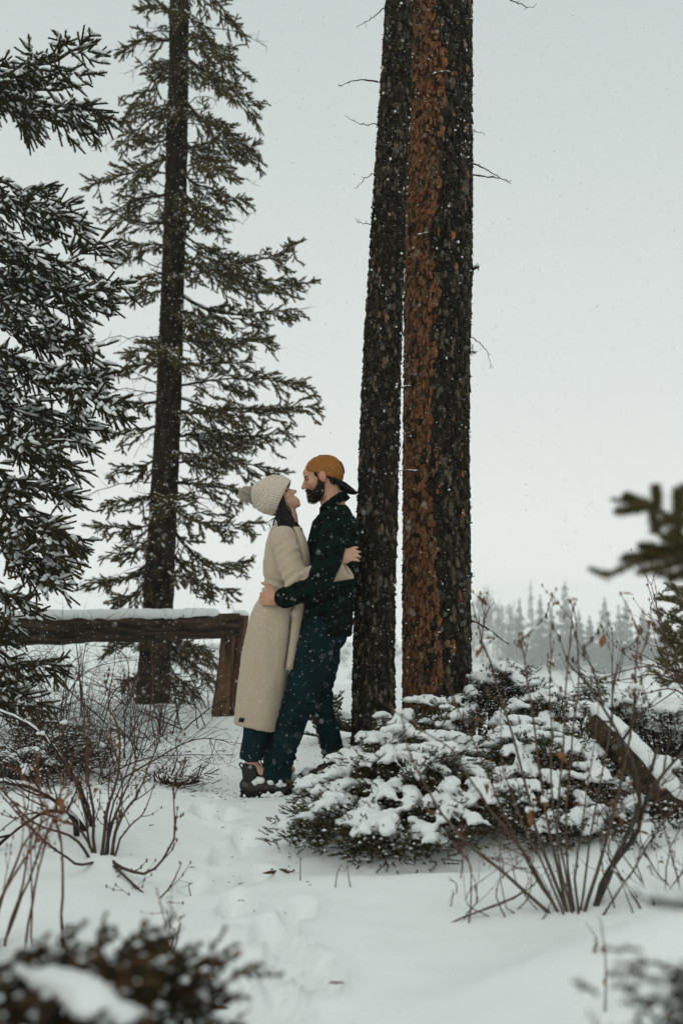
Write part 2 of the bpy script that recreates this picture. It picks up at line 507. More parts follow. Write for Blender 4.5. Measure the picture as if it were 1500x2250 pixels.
def gz(x, y): return float(ground_z(np.array([x]), np.array([y]))[0])
def axis(core0, core1, step, far0, far1, growth=1.12):
    a = list(np.arange(core0, core1 + 1e-6, step)); s = step
    while a[-1] < far1: s *= growth; a.append(min(a[-1] + s, far1 + s))
    b = []; s = step; c = core0
    while c > far0: s *= growth; c -= s; b.append(c)
    return np.array(b[::-1] + a)
gx = axis(-2.0, 1.6, 0.028, -480, 480, 1.10)
gy = axis(1.9, 6.2, 0.028, -12, 500, 1.08)
GX, GY = np.meshgrid(gx, gy)
GZ = ground_z(GX, GY)
def dent(px, py, rx, ry, d, rot=0.0):
    """press a footprint into the snow: sole deeper, soft raised rim"""
    global GZ
    k = P(px, py, 4.0); o = np.array([0, 0, CH]); d_ = k - o
    s = -CH / d_[2]; c = o + d_ * s
    X = (GX - c[0]) * math.cos(rot) + (GY - c[1]) * math.sin(rot); Yy = -(GX - c[0]) * math.sin(rot) + (GY - c[1]) * math.cos(rot)
    q = np.sqrt((X / rx) ** 2 + (Yy / ry) ** 2)
    GZ = GZ - d / (1 + np.exp((q - 1) * 7)) + d * 0.35 * np.exp(-((q - 1.35) / 0.25) ** 2)
for (px, py, r) in [(455, 1790, .2), (500, 1850, -.1), (430, 1905, .1), (520, 1960, .15), (470, 2050, 0), (640, 2085, .1), (700, 2120, .2), (560, 2200, 0.1), (655, 1990, -.1), (470, 1750, .3), (400, 1700, .2), (430, 1650, 0.1), (455, 1700, .5), (500, 1790, .1), (540, 1830, .2), (560, 1900, -.2), (600, 2030, .1), (530, 2110, 0), (620, 2160, .2), (510, 1640, .6), (450, 1615, .2), (480, 1670, .4), (690, 1745, .2)]:
    dent(px, py, 0.050, 0.125, 0.055, r)
g = Buf()
nx = len(gx); ny = len(gy)
V = np.stack([GX, GY, GZ], -1).reshape(-1, 3)
i = np.arange(ny - 1)[:, None] * nx; j = np.arange(nx - 1)[None, :]
g.add(V, np.stack([i + j, i + j + 1, i + nx + j + 1, i + nx + j], -1).reshape(-1, 4))
tag(g.build('snow_ground', M_SNOW), 'snow covered ground with a trodden path between the bushes', kind='structure')

def on_ground(px, py):
    """the ground point under a photo pixel (near ground)"""
    o = np.array([0, 0, CH]); d = P(px, py, 1.0) - o
    s = CH / -d[2]
    for _ in range(12):
        q = o + d * s
        s += (gz(q[0], q[1]) - q[2]) / d[2]
    q = o + d * s; q[2] = gz(q[0], q[1]); return q

# ------------------------------------------------------------------ pine trunks with bark plates
def trunk_axis(pix, Y, top):
    """pix: list of (px_left, px_right, py) edges of the trunk -> centre points and radii"""
    C = []; R = []
    for l, r, y in pix:
        c = P((l + r) / 2, y, Y)
        C.append(c); R.append(np.linalg.norm(P(r, y, Y) - P(l, y, Y)) / 2)
    C = np.array(C); R = np.array(R)
    return C, R

def pine(name, label, pix, Y, seed, orange_dir, orange_w, plate, n_single, dead):
    rng = np.random.default_rng(seed)
    C, R = trunk_axis(pix, Y, None)
    base = C[-1].copy(); gzv = gz(base[0], base[1])
    d = nrm(C[0] - C[1])
    # carry on above the picture and down into the ground
    C = np.vstack([C[0] + d * 3.0, C, [base[0], base[1], gzv - 0.1]]); R = np.concatenate([[R[0] * 0.8], R, [R[-1] * 1.22]])
    C = C[::-1]; R = R[::-1]
    root = thing(name, label, 'tree', (C[0][0], C[0][1], gzv))
    o = np.argsort(C[:, 2]); C = C[o]; R = R[o]
    zs = C[:, 2]
    cx = lambda z: np.interp(z, zs, C[:, 0]); cy = lambda z: np.interp(z, zs, C[:, 1]); rr = lambda z: np.interp(z, zs, R)
    def colour(th, z, rnd, nz):
        # th: angle on the trunk; plates of the sheltered side are rusty, the rest grey-black with lichen
        dd = np.abs((th - orange_dir + math.pi) % (2 * math.pi) - math.pi)
        k = orange_w - dd + 0.62 * nz + 0.12 * (rnd - 0.5)
        org = k > 0
        spot = (rnd > (0.975 if orange_w > 0 else 0.992))
        dark = np.stack([0.009 + 0.028 * rnd ** 2, 0.0075 + 0.0215 * rnd ** 2, 0.0045 + 0.013 * rnd ** 2], -1)
        lich = np.stack([0.055 + 0.06 * rnd, 0.044 + 0.046 * rnd, 0.028 + 0.03 * rnd], -1)
        dark = np.where((np.sin(rnd * 91.7) > 0.88)[:, None], lich, dark)
        rust = np.stack([0.115 + 0.10 * rnd, 0.047 + 0.036 * rnd, 0.019 + 0.013 * rnd], -1)
        tan = np.stack([0.10 + 0.10 * rnd, 0.046 + 0.050 * rnd, 0.021 + 0.024 * rnd], -1)
        rust = np.where((np.sin(rnd * 57.3) > 0.0)[:, None], tan, rust); rust = np.where((np.sin(rnd * 131.0) > 0.78)[:, None], dark * 1.8, rust)
        c = np.where(org[:, None], rust, dark)
        return np.where((spot & ~org)[:, None], rust, c)
    # trunk core
    nz_ = 220; ns = 48
    z = np.linspace(zs[0], zs[-1], nz_); th = np.linspace(0, 2 * math.pi, ns, endpoint=False)
    ZZ, TT = np.meshgrid(z, th, indexing='ij')
    pt = np.stack([np.cos(TT) * 3, np.sin(TT) * 3, ZZ * 2.2], -1).reshape(-1, 3)
    n1 = noise3(pt, 3.0, seed, 3).reshape(ZZ.shape)
    rad = rr(ZZ) * (0.955 + 0.03 * n1)
    Vt = np.stack([cx(ZZ) + np.cos(TT) * rad, cy(ZZ) + np.sin(TT) * rad, ZZ], -1).reshape(-1, 3)
    i = np.arange(nz_ - 1)[:, None] * ns; j = np.arange(ns)[None, :]; j2 = (j + 1) % ns
    b = Buf()
    cc = colour(TT.ravel(), ZZ.ravel(), rng.random(TT.size), noise3(pt, 1.3, seed + 5, 2)) * 0.35
    b.add(Vt, np.stack([i + j, i + j2, i + ns + j2, i + ns + j], -1).reshape(-1, 4), 0, cc)
    tr = b.build('trunk', M_BARK, root)
    # plates, laid like loose shingles
    rows = []
    zc = zs[0]
    while zc < 5.3:
        h = plate[1] * rng.uniform(0.8, 1.2)
        r = rr(zc); n = max(8, int(2 * math.pi * r / plate[0]))
        off = rng.random() * 6.28
        for k in range(n):
            rows.append((off + 2 * math.pi * (k + rng.uniform(-.35, .35)) / n, zc + rng.uniform(-.5, .5) * h))
        zc += h * 0.78
    rows = np.array(rows); N = len(rows)
    thp = rows[:, 0] % (2 * math.pi); zp = rows[:, 1]
    pp = np.stack([np.cos(thp) * 3, np.sin(thp) * 3, zp * 2.2], -1)
    rnd = rng.random(N); nzp = noise3(pp, 1.3, seed + 5, 2)
    colp = colour(thp, zp, rnd, nzp)
    w = plate[0] * rng.uniform(0.35, 0.85, N); h = plate[1] * rng.uniform(0.35, 0.95, N)
    big = rng.random(N) < 0.12; w[big] *= 1.3; h[big] *= 1.5
    thick = rng.uniform(0.002, 0.009, N); tilt = rng.uniform(-0.004, 0.012, N)
    K = 6
    def plate_geo(idx):
        """irregular raised scales wrapped on the trunk"""
        n = len(idx)
        a = np.linspace(0, 2 * math.pi, K, endpoint=False)[None, :] + rng.uniform(-.3, .3, (n, K))
        rs = rng.uniform(0.72, 1.1, (n, K))
        du = np.cos(a) * rs * w[idx][:, None]; dz = np.sin(a) * rs * h[idx][:, None]
        def ring(sc, lift):
            zz = zp[idx][:, None] + dz * sc
            r0 = rr(zz) * 0.965
            t_ = thp[idx][:, None] + du * sc / r0
            out_ = r0 + lift + tilt[idx][:, None] * (-(dz * sc) / h[idx][:, None] * 0.8 + 0.2)
            return np.stack([cx(zz) + np.cos(t_) * out_, cy(zz) + np.sin(t_) * out_, zz], -1)
        R0 = ring(1.0, -0.004); R1 = ring(0.88, thick[idx][:, None]); Cn = ring(0.0 , thick[idx][:, None] * 1.25).mean(1, keepdims=True)
        return np.concatenate([R0, R1, Cn], 1)                     # n, 2K+1, 3
    jj = np.arange(K); jn = (jj + 1) % K
    Fq = np.stack([jj, jn, K + jn, K + jj], -1); Ft = np.stack([K + jj, K + jn, np.full(K, 2 * K)], -1)
    # which ones show largest: facing the camera and in the picture
    face = -np.sin(thp); vis = (face > 0.15) & (zp > 0.25) & (zp < 4.6)
    score = np.where(vis, w * h * face, -1)
    order = np.argsort(-score)
    single = order[:n_single]; rest = order[n_single:]
    G = plate_geo(rest)
    b = Buf()
    bs = (np.arange(len(rest)) * (2 * K + 1))[:, None, None]
    cr = np.repeat(colp[rest], 2 * K + 1, 0)
    b.add(G.reshape(-1, 3), (bs + Fq[None]).reshape(-1, 4), 0, cr)
    b.F.append((bs + Ft[None]).reshape(-1, 3)); b.M.append(np.zeros(len(rest) * K, np.int32))
    pl = b.build('bark_plates', M_BARK, root, smooth=False); pl['kind'] = 'stuff'
    G = plate_geo(single)
    for k, q in enumerate(single):
        b = Buf(); c = G[k].mean(0)
        b.add(G[k] - c, Fq, 0, np.tile(colp[q], (2 * K + 1, 1)))
        b.F.append(Ft.copy()); b.M.append(np.zeros(K, np.int32))
        ob = b.build('bark_plate', M_BARK, None, smooth=False)
        ob.parent = root; ob.location = Vector(c) - root.location
    # thin curling flakes standing off the edges
    b = Buf(); n = 2600
    zf = rng.uniform(zs[0] + .2, 5.0, n); tf = rng.random(n) * 6.283
    r0 = rr(zf); A = np.stack([cx(zf) + np.cos(tf) * r0, cy(zf) + np.sin(tf) * r0, zf], -1)
    D = np.stack([np.cos(tf), np.sin(tf), rng.normal(0, .9, n)], -1)
    ln = rng.uniform(.006, .02, n)[:, None]; D = nrm(D)
    sd = np.stack([-np.sin(tf), np.cos(tf), rng.normal(0, .6, n)], -1) * rng.uniform(.003, .008, n)[:, None]
    Vf = np.stack([A - sd, A + sd, A + D * ln], 1).reshape(-1, 3)
    b.add(Vf, np.arange(3 * n).reshape(-1, 3), 0, np.repeat(np.stack([rng.uniform(.02, .07, n)] * 3, -1) * [1, .85, .6], 3, 0))
    fl = b.build('loose_flakes', M_BARK, root, smooth=False); fl['kind'] = 'stuff'
    # dead twigs
    for pts, r0 in dead:
        b = Buf(); p = smooth_path([P(*q) for q in pts], 14)
        p[1:-1] += rng.normal(0, .003, (12, 3))
        add_tube(b, p, np.linspace(r0, r0 * .3, 14), 6, col=(0.035, 0.027, 0.022))
        for q in range(3, 13, 3):
            dd = nrm(p[q] - p[q - 1] + rng.normal(0, .02, 3)) * rng.uniform(.01, .03) + [0, 0, rng.uniform(-.01, .02)]
            sticks(b, [p[q]], [p[q] + dd], r0 * .5, r0 * .25, col=np.array([[.035, .027, .022]]))
        tw = b.build('dead_twig', M_WOOD, root)
        if r0 > .0045:
            s = Buf(); ridges(s, p[1:6:2], p[3:8:2] - p[1:6:2], .05, r0 * .9, r0 * .9, rng, lift=r0 * .8); s.build('snow', M_CAP, tw)
    # lumps of snow caught on the bark edges
    s = Buf(); n = 60
    zf = rng.uniform(.6, 4.6, n); tf = rng.choice([0.05, -0.15, 3.0, -2.6, -.8, -1.6], n) + rng.normal(0, .2, n)
    for z_, t_ in zip(zf, tf):
        r0 = rr(z_) + .006
        ellipsoid(s, (cx(z_) + math.cos(t_) * r0, cy(z_) + math.sin(t_) * r0, z_), rng.uniform(.003, .009, 3), nu=7, nv=5)
    s.build('snow', M_CAP, root)
    return root

YP1, YP2 = 5.42, 5.85
pine('pine_tree', 'tall slender dark pine trunk that the man leans his back against',
     [(850, 905, -40), (838, 901, 180), (828, 895, 320), (815, 888, 520), (800, 880, 760), (792, 876, 960), (786, 872, 1120), (780, 867, 1300), (776, 865, 1450), (772, 866, 1640)],
     YP1, 11, math.radians(250), -.25, (0.018, 0.038), 150,
     [([(830, 180, 5.40), (790, 176, 5.3), (742, 189, 5.2)], .005), ([(828, 274, 5.4), (790, 272, 5.3), (757, 254, 5.25)], .003),
      ([(852, 375, 5.32), (815, 385, 5.25), (778, 414, 5.15)], .004), ([(842, 18, 5.4), (812, 42, 5.3), (783, 62, 5.2)], .0035),
      ([(815, 492, 5.4), (790, 490, 5.35), (781, 482, 5.3)], .0025), ([(868, 795, 5.32), (830, 818, 5.25), (792, 850, 5.2)], .0045),
      ([(880, 700, 5.4), (882, 750, 5.35), (878, 800, 5.33)], .003), ([(868, 1010, 5.33), (880, 990, 5.3), (876, 940, 5.3)], .003)])
pine('pine_tree', 'thick pine trunk with rusty orange bark rising beside the slender dark one',
     [(893, 1036, -40), (893, 1036, 180), (892, 1037, 420), (888, 1036, 620), (887, 1031, 800), (886, 1030, 960), (885, 1032, 1180), (884, 1033, 1400), (884, 1036, 1560), (880, 1042, 1650)],
     YP2, 29, math.radians(222), 0.74, (0.023, 0.048), 280,
     [([(1030, 355, 5.8), (1070, 375, 5.7), (1122, 404, 5.6)], .0055), ([(1038, 384, 5.85), (1080, 390, 5.8), (1115, 396, 5.8)], .005),
      ([(1034, 283, 5.85), (1050, 290, 5.8), (1063, 291, 5.8)], .003), ([(1032, 740, 5.8), (1062, 760, 5.7), (1082, 810, 5.6)], .0035),
      ([(1030, 772, 5.85), (1046, 776, 5.85)], .008), ([(1030, 596, 5.85), (1045, 590, 5.8), (1053, 586, 5.8)], .010),
      ([(1032, 1362, 5.85), (1075, 1385, 5.75), (1119, 1417, 5.65)], .007), ([(1063, 1375, 5.77), (1068, 1348, 5.72), (1085, 1320, 5.7)], .004),
      ([(1000, 160, 5.68), (965, 158, 5.6), (925, 172, 5.5), (890, 188, 5.5)], .006), ([(985, 345, 5.66), (1000, 370, 5.58), (996, 400, 5.56)], .004),
      ([(960, 505, 5.66), (920, 515, 5.55), (905, 512, 5.5)], .005), ([(1015, 742, 5.7), (985, 745, 5.6), (965, 738, 5.6)], .0045), ([(920, 1038, 5.68), (895, 1034, 5.6), (876, 1033, 5.55)], .006),
      ([(905, 850, 5.7), (880, 852, 5.6), (858, 858, 5.55)], .006), ([(1030, 1275, 5.85), (1036, 1258, 5.8)], .007), ([(1120, 0, 5.6), (1150, 12, 5.5), (1172, 18, 5.45)], .004)])

# ------------------------------------------------------------------ spruces
def spruce_limb(root, pts, rng, r0=0.016, width=0.42, dens=1.0, twig=0.10, nlen=0.020, nwid=0.0055, per=30, green=(0.045, 0.046, 0.020),
                snow=0.6, droop=0.5, bare=0.15, up=0.2, name='branch', start=0.12, snow_w=0.016, hang_p=.12):
    wood = Buf(); sn = Buf()
    pts = [np.asarray(p, float) for p in pts]
    L = sum(np.linalg.norm(pts[k + 1] - pts[k]) for k in range(len(pts) - 1))
    n = 18
    ax = smooth_path(pts, n)
    ax[1:] += rng.normal(0, 0.016, (n - 1, 3)).cumsum(0) * 0.6
    rad = np.linspace(r0, 0.0035, n)
    wcol = np.array((0.035, 0.026, 0.018))
    add_tube(wood, ax, rad, 6, 0, wcol)
    TA = []; TD = []; TL = []; SA = []; SB = []; SR = []
    nb = max(5, int(L * 17 * dens))
    T = nrm(np.gradient(ax, axis=0))
    for k in range(nb):
        t = start + (1 - start) * (k + rng.random()) / nb
        q = t * (n - 1); qi = min(int(q), n - 2)
        p = ax[qi] + (ax[qi + 1] - ax[qi]) * (q - qi); d = T[qi]
        lat = nrm(np.cross(d, [0, 0, 1.0])) * (1 if k % 2 else -1)
        ang = rng.uniform(0.45, 1.45)
        l2 = width * L * (0.25 + 0.75 * (1 - t) ** 0.6) * rng.uniform(0.4, 1.0) * 0.55 + 0.05
        l2 = min(l2, 0.55)
        dv = nrm(d * math.cos(ang) + lat * math.sin(ang) * rng.uniform(.5, 1) + np.array([0, 0, rng.uniform(-droop, up)]))
        m = 6
        s = np.linspace(0, 1, m)[:, None]
        sec = p + dv * l2 * s + np.array([0, 0, 1.0]) * (-(droop * 0.45 * l2) * s ** 1.6 + 0.10 * l2 * s ** 4)
        sec[1:] += rng.normal(0, 0.022 * l2 / .3, (m - 1, 3)).cumsum(0) * .8
        add_tube(wood, sec, np.linspace(0.005, 0.0018, m), 4, 0, wcol)
        if rng.random() < bare: 
            # bare, dead twiggery
            for _ in range(4):
                a = sec[rng.integers(1, m)]; SA.append(a); SB.append(a + nrm(dv + rng.normal(0, .7, 3)) * rng.uniform(.04, .12)); SR.append(.0016)
            continue
        nt_ = max(3, int(l2 / 0.034 * dens ** .5))
        for w in range(nt_):
            u = 0.12 + 0.88 * (w + rng.random()) / nt_
            qq = u * (m - 1); q2 = min(int(qq), m - 2)
            pp = sec[q2] + (sec[q2 + 1] - sec[q2]) * (qq - q2); dd = nrm(sec[q2 + 1] - sec[q2])
            sd = nrm(np.cross(dd, [0, 0, 1.0])) * (1 if w % 2 else -1)
            hang = rng.random() < hang_p
            vz = rng.uniform(-1.6, -.7) if hang else rng.uniform(-droop * .6, up)
            td = nrm(dd * rng.uniform(.8, 1.1) + sd * rng.uniform(.35, .75) + d * .25 + np.array([0, 0, vz]))
            ln = twig * rng.uniform(.6, 1.2) * (1.15 - .45 * u)
            # each shoot bends: two joined pieces, the outer one turning up or hanging
            td2 = nrm(td + np.array([0, 0, rng.uniform(-.25, .35) if not hang else -.2]) + rng.normal(0, .12, 3))
            TA.append(pp); TD.append(td); TL.append(ln * .55)
            TA.append(pp + td * ln * .53); TD.append(td2); TL.append(ln * .5)
            if ln > .09 and rng.random() < .5:
                td3 = nrm(td + sd * rng.choice([-1.0, 1.0]) * .8); TA.append(pp + td * ln * .5); TD.append(td3); TL.append(ln * .42)
        TA.append(sec[-2]); TD.append(nrm(sec[-1] - sec[-2])); TL.append(twig * .9)
    # shoots on the axis itself
    for k in range(int(L * 13 * dens)):
        q = rng.uniform(.35, 1) * (n - 1); qi = min(int(q), n - 2)
        sd = nrm(np.cross(T[qi], [0, 0, 1.0])) * rng.choice([-1, 1])
        TA.append(ax[qi]); TD.append(nrm(T[qi] * .8 + sd * rng.uniform(.2, .9) + [0, 0, rng.uniform(-.3, .75)])); TL.append(twig * rng.uniform(.6, 1.2))
    TA.append(ax[-2]); TD.append(T[-1]); TL.append(twig * 1.1)
    TA = np.array(TA); TD = np.array(TD); TL = np.array(TL); N = len(TA)
    gcol = np.array(green)[None] * rng.uniform(.65, 1.35, (N, 1)) * np.array([[1, 1, 1]]) + rng.uniform(0, .012, (N, 1)) * [1, .6, 0]
    sticks(wood, TA, TA + TD * TL[:, None], .0085, .007, 1, gcol * .75)
    if SA: sticks(wood, SA, SB, np.array(SR), np.array(SR) * .5, 0, np.tile(wcol, (len(SA), 1)))
    needles(wood, TA, TD, TL, per, nlen, nwid, rng, gcol, 1, alpha=(48, 82))
    o = wood.build(name, [M_WOOD, M_NEEDLE], root, smooth=False)
    pick = (rng.random(N) < snow) & (TD[:, 2] < 0.55) & (TD[:, 2] > -0.75)
    ridges(sn, TA[pick] + TD[pick] * (TL[pick] * .12)[:, None] + [0, 0, .004], TD[pick], TL[pick] * .72, snow_w * rng.uniform(.6, 1.2, pick.sum()), snow_w * rng.uniform(.6, 1.2, pick.sum()), rng, lift=.005)
    for k in range(1, n - 3, 2):
        if rng.random() < snow: ridges(sn, [ax[k]], [ax[k + 2] - ax[k]], np.linalg.norm(ax[k + 2] - ax[k]) * 1.1, rad[k] * .9 + .003, rad[k] * .9 + .004, rng, lift=rad[k] * .6)
    sn.build('snow', M_CAP, o)
    return o

def spruce_trunk(root, pix, Y, seed, col=(0.021, 0.016, 0.010), ns=28):
    rng = np.random.default_rng(seed)
    C, R = trunk_axis(pix, Y, None)
    g0 = gz(C[-1][0], C[-1][1])
    C = np.vstack([C[0] + nrm(C[0] - C[1]) * 3, C, [C[-1][0], C[-1][1], g0 - .1]]); R = np.concatenate([[R[0] * .55], R, [R[-1] * 1.25]])
    o = np.argsort(C[:, 2]); C = C[o]; R = R[o]; zs = C[:, 2]
    nzz = 240
    z = np.linspace(zs[0], zs[-1], nzz); th = np.linspace(0, 2 * math.pi, ns, endpoint=False)
    ZZ, TT = np.meshgrid(z, th, indexing='ij')
    pt = np.stack([np.cos(TT) * 2, np.sin(TT) * 2, ZZ * 2.5], -1).reshape(-1, 3)
    n1 = noise3(pt, 5, seed, 3).reshape(ZZ.shape)
    rad = np.interp(ZZ, zs, R) * (1 + .07 * n1)
    Vt = np.stack([np.interp(ZZ, zs, C[:, 0]) + np.cos(TT) * rad, np.interp(ZZ, zs, C[:, 1]) + np.sin(TT) * rad, ZZ], -1).reshape(-1, 3)
    i = np.arange(nzz - 1)[:, None] * ns; j = np.arange(ns)[None, :]; j2 = (j + 1) % ns
    b = Buf()
    c = np.array(col)[None] * (0.55 + 1.0 * (n1.ravel()[:, None] > -.1) * rng.uniform(.6, 1.3, (n1.size, 1)))
    b.add(Vt, np.stack([i + j, i + j2, i + ns + j2, i + ns + j], -1).reshape(-1, 4), 0, c)
    # scaly flakes
    n = 2600
    zf = rng.uniform(zs[0], min(zs[-1], 7.5), n); tf = rng.random(n) * 6.283; r0 = np.interp(zf, zs, R)
    A = np.stack([np.interp(zf, zs, C[:, 0]) + np.cos(tf) * r0, np.interp(zf, zs, C[:, 1]) + np.sin(tf) * r0, zf], -1)
    rd = np.stack([np.cos(tf), np.sin(tf), 0 * tf], -1); tg = np.stack([-np.sin(tf), np.cos(tf), 0 * tf], -1)
    w = rng.uniform(.007, .02, n)[:, None]; h = rng.uniform(.010, .03, n)[:, None]; up = np.array([0, 0, 1.0])
    q = np.stack([A - tg * w, A + tg * w * .8 - up * h + rd * .012, A + tg * w + up * h * .3, A - tg * w * .3 + up * h], 1).reshape(-1, 3)
    b.add(q, np.arange(4 * n).reshape(-1, 4), 0, np.repeat(np.array(col)[None] * rng.uniform(.5, 1.9, (n, 1)), 4, 0))
    tr = b.build('trunk', M_SBARK, root)
    return C, R

# --- the standing spruce behind the fence
YS = 10.0
rngS = np.random.default_rng(5)
sp_pix = [(374, 415, -40), (372, 414, 150), (366, 412, 300), (362, 410, 430), (357, 406, 580), (350, 402, 740), (345, 399, 860), (337, 394, 1000), (329, 389, 1120), (320, 384, 1240), (314, 380, 1340), (306, 374, 1450), (298, 372, 1548)]
tb = P(335, 1552, YS)
spruce = thing('spruce_tree', 'tall spruce with a bare dark trunk standing behind the log fence', 'tree', (tb[0], tb[1], gz(tb[0], tb[1])))
spruce_trunk(spruce, sp_pix, YS, 71)
def trunk_px(py):
    ys = [q[2] for q in sp_pix]; return np.interp(py, ys, [(q[0] + q[1]) / 2 for q in sp_pix])
limbs = [  # start py, tip px, tip py, depth change, mid rise
    (-30, 560, 60, .2, -20), (10, 500, 110, -.6, 0), (40, 300, 20, .3, -15), (75, 580, 150, .1, -25), (95, 250, 130, .0, -18), (110, 520, 200, -.5, 0), (120, 330, 165, .7, 0),
    (150, 590, 265, .3, -20), (165, 248, 250, .2, -30), (205, 540, 300, -.4, 0), (215, 300, 240, -.6, 0), (245, 575, 345, .2, -20), (262, 230, 330, .1, -30), (290, 520, 375, -.6, 0),
    (300, 280, 300, .5, 0), (330, 596, 330, .4, -18), (345, 245, 400, -.2, -20), (372, 560, 440, .0, 0), (380, 190, 410, .2, -22), (400, 480, 470, -.7, 0), (425, 215, 470, .5, -10),
    (455, 525, 500, .5, -10), (470, 255, 500, -.5, 0), (505, 688, 545, .1, 25), (520, 600, 600, -.5, 0), (540, 240, 560, .3, -20), (565, 695, 625, .3, 10), (580, 280, 620, -.4, 0),
    (600, 530, 600, .7, -10), (640, 665, 690, .1, 20), (640, 250, 650, .0, -10), (668, 480, 700, -.6, 0), (690, 615, 755, .4, 10), (735, 560, 740, -.5, 0), (760, 250, 770, .3, -15),
    (770, 350, 775, -.9, 0), (800, 560, 800, .3, 0), (815, 225, 830, -.2, -15), (845, 690, 850, .2, -18), (870, 715, 885, .0, 15), (880, 230, 900, .3, -10), (900, 665, 950, .3, 15), (905, 520, 900, -.6, 0),
    (935, 220, 960, -.2, -10), (960, 580, 985, .4, -12), (985, 540, 1020, -.2, 0), (1000, 230, 1040, .3, -10), (1020, 630, 1020, .3, -25), (1060, 610, 1080, .5, -8), (1075, 205, 1090, .1, 0),
    (1090, 360, 1100, -.9, 0), (1105, 590, 1150, .5, 10), (1140, 180, 1180, .2, 0), (1150, 560, 1230, .3, 25), (1170, 240, 1215, -.4, 0), (1195, 520, 1290, .1, 20), (1215, 170, 1285, .3, 15), (1235, 430, 1290, -.3, 0), (1250, 230, 1310, -.3, 10),
    (1370, 480, 1440, .2, 0), (1390, 235, 1420, -.4, 5), (1410, 450, 1520, .2, 0), (1440, 250, 1500, .3, 0), (1380, 500, 1480, .4, 0), (1420, 420, 1540, -.2, 0), (1400, 470, 1420, .5, 0), (1430, 280, 1540, -.3, 0)]
for (y0, tx, ty, dz, rise) in limbs:
    tx = tx + (24 if tx < trunk_px(y0) else -24)
    a = P(trunk_px(y0), y0, YS); b_ = P(tx, ty, YS + dz)
    mid = P((trunk_px(y0) + tx) / 2, (y0 + ty) / 2 + rise * 1.3 + 8, YS + dz * .55)
    spruce_limb(spruce, [a, mid, b_], rngS, r0=rngS.uniform(.012, .024), width=.70, dens=1.25, twig=.11, nlen=.023, nwid=.0088, per=12,
                green=(.100, .083, .028), snow=.30, droop=.60, bare=.14, snow_w=.010, up=.35)
# thin bare limbs
bb = Buf()
for k in range(46):
    y0 = rngS.uniform(20, 1300); s = rngS.choice([-1, 1]); a = P(trunk_px(y0) + s * 15, y0, YS)
    l = rngS.uniform(40, 190); b_ = P(trunk_px(y0) + s * l, y0 + rngS.uniform(-25, 60), YS + rngS.uniform(-.6, .5))
    p = smooth_path([a, (a + b_) / 2 + [0, 0, rngS.uniform(.02, .10)], b_], 9); p[1:] += rngS.normal(0, .012, (8, 3))
    add_tube(bb, p, np.linspace(.007, .0022, 9), 5, 0, (.03, .023, .017))
    for q in range(2, 9):
        for _ in range(2):
            e = p[q] + nrm(rngS.normal(0, 1, 3) + [s * .5, 0, -.7]) * rngS.uniform(.05, .16)
            sticks(bb, [p[q]], [e], .0026, .0012, 0, np.array([[.03, .023, .017]]))
bb.build('bare_twigs', M_WOOD, spruce)['kind'] = 'stuff'

# --- the big spruce whose limbs reach in from the left
YL = 6.9
rngL = np.random.default_rng(8)
tb = P(-190, 1600, YL)
spl = thing('spruce_tree', 'snowy dark spruce reaching in with heavy limbs at the left edge', 'tree', (tb[0], tb[1], gz(tb[0], tb[1])))
lp = [(-220, -160, -40), (-235, -155, 400), (-245, -150, 900), (-255, -145, 1400), (-260, -140, 1640)]
spruce_trunk(spl, lp, YL, 72)
limbsL = [  # start py, mid, tip, depth, size
    (60, (40, 175), (232, 120), -.3, 1.0), (90, (60, 205), (252, 250), -.5, 1.0), (130, (20, 200), (120, 265), .2, 1.0), (40, (-40, 150), (60, 140), -.1, .9), (100, (50, 190), (215, 185), .2, .9),
    (320, (20, 430), (200, 470), -.3, 1.0), (300, (30, 400), (135, 430), .3, .9), (360, (10, 480), (120, 540), -.6, .9), (340, (40, 450), (215, 455), .1, .7),
    (490, (80, 590), (262, 548), -.2, .9), (510, (90, 620), (292, 612), -.4, 1.0), (540, (60, 650), (215, 690), .2, 1.0), (560, (40, 660), (262, 742), -.5, .9), 
    (600, (50, 720), (190, 740), -.1, .9), (670, (100, 800), (268, 815), -.3, 1.0), (690, (120, 820), (285, 880), -.5, 1.0), (710, (60, 860), (245, 930), .1, 1.0), (740, (40, 900), (225, 965), -.3, .9),
    (820, (10, 960), (150, 1000), -.7, 1.0), (850, (60, 990), (195, 1035), .2, .9), (900, (40, 1060), (165, 1095), -.2, 1.0), (930, (60, 1100), (205, 1180), .2, 1.0), (960, (30, 1120), (155, 1150), -.6, .9),
    (1000, (30, 1170), (165, 1235), -.2, 1.0), (1040, (10, 1200), (130, 1280), -.4, 1.0), (1110, (-10, 1270), (100, 1335), -.4, .8), (1150, (-30, 1320), (85, 1375), .0, .8),
    (1250, (0, 1430), (120, 1475), -.2, .8), (1290, (-10, 1480), (120, 1540), .0, .8), (1330, (-30, 1510), (90, 1585), -.3, .8)]
for (y0, m, t, dz, sz) in limbsL:
    a = P(-190, y0, YL); mid = P(m[0] - 20, m[1], YL + dz * .6); b_ = P(t[0] - (42 if y0 < 1200 else 20), t[1], YL + dz)
    spruce_limb(spl, [a, mid, b_], rngL, r0=.02, width=.46 * sz, dens=.85, twig=.17, nlen=.019, nwid=.0072, per=20, green=(.036, .034, .013) if y0 < 900 else (.050, .042, .016),
                snow=.50 if y0 < 780 else .34, hang_p=.25, droop=.55, bare=.05, up=.3, start=.25, snow_w=.021)

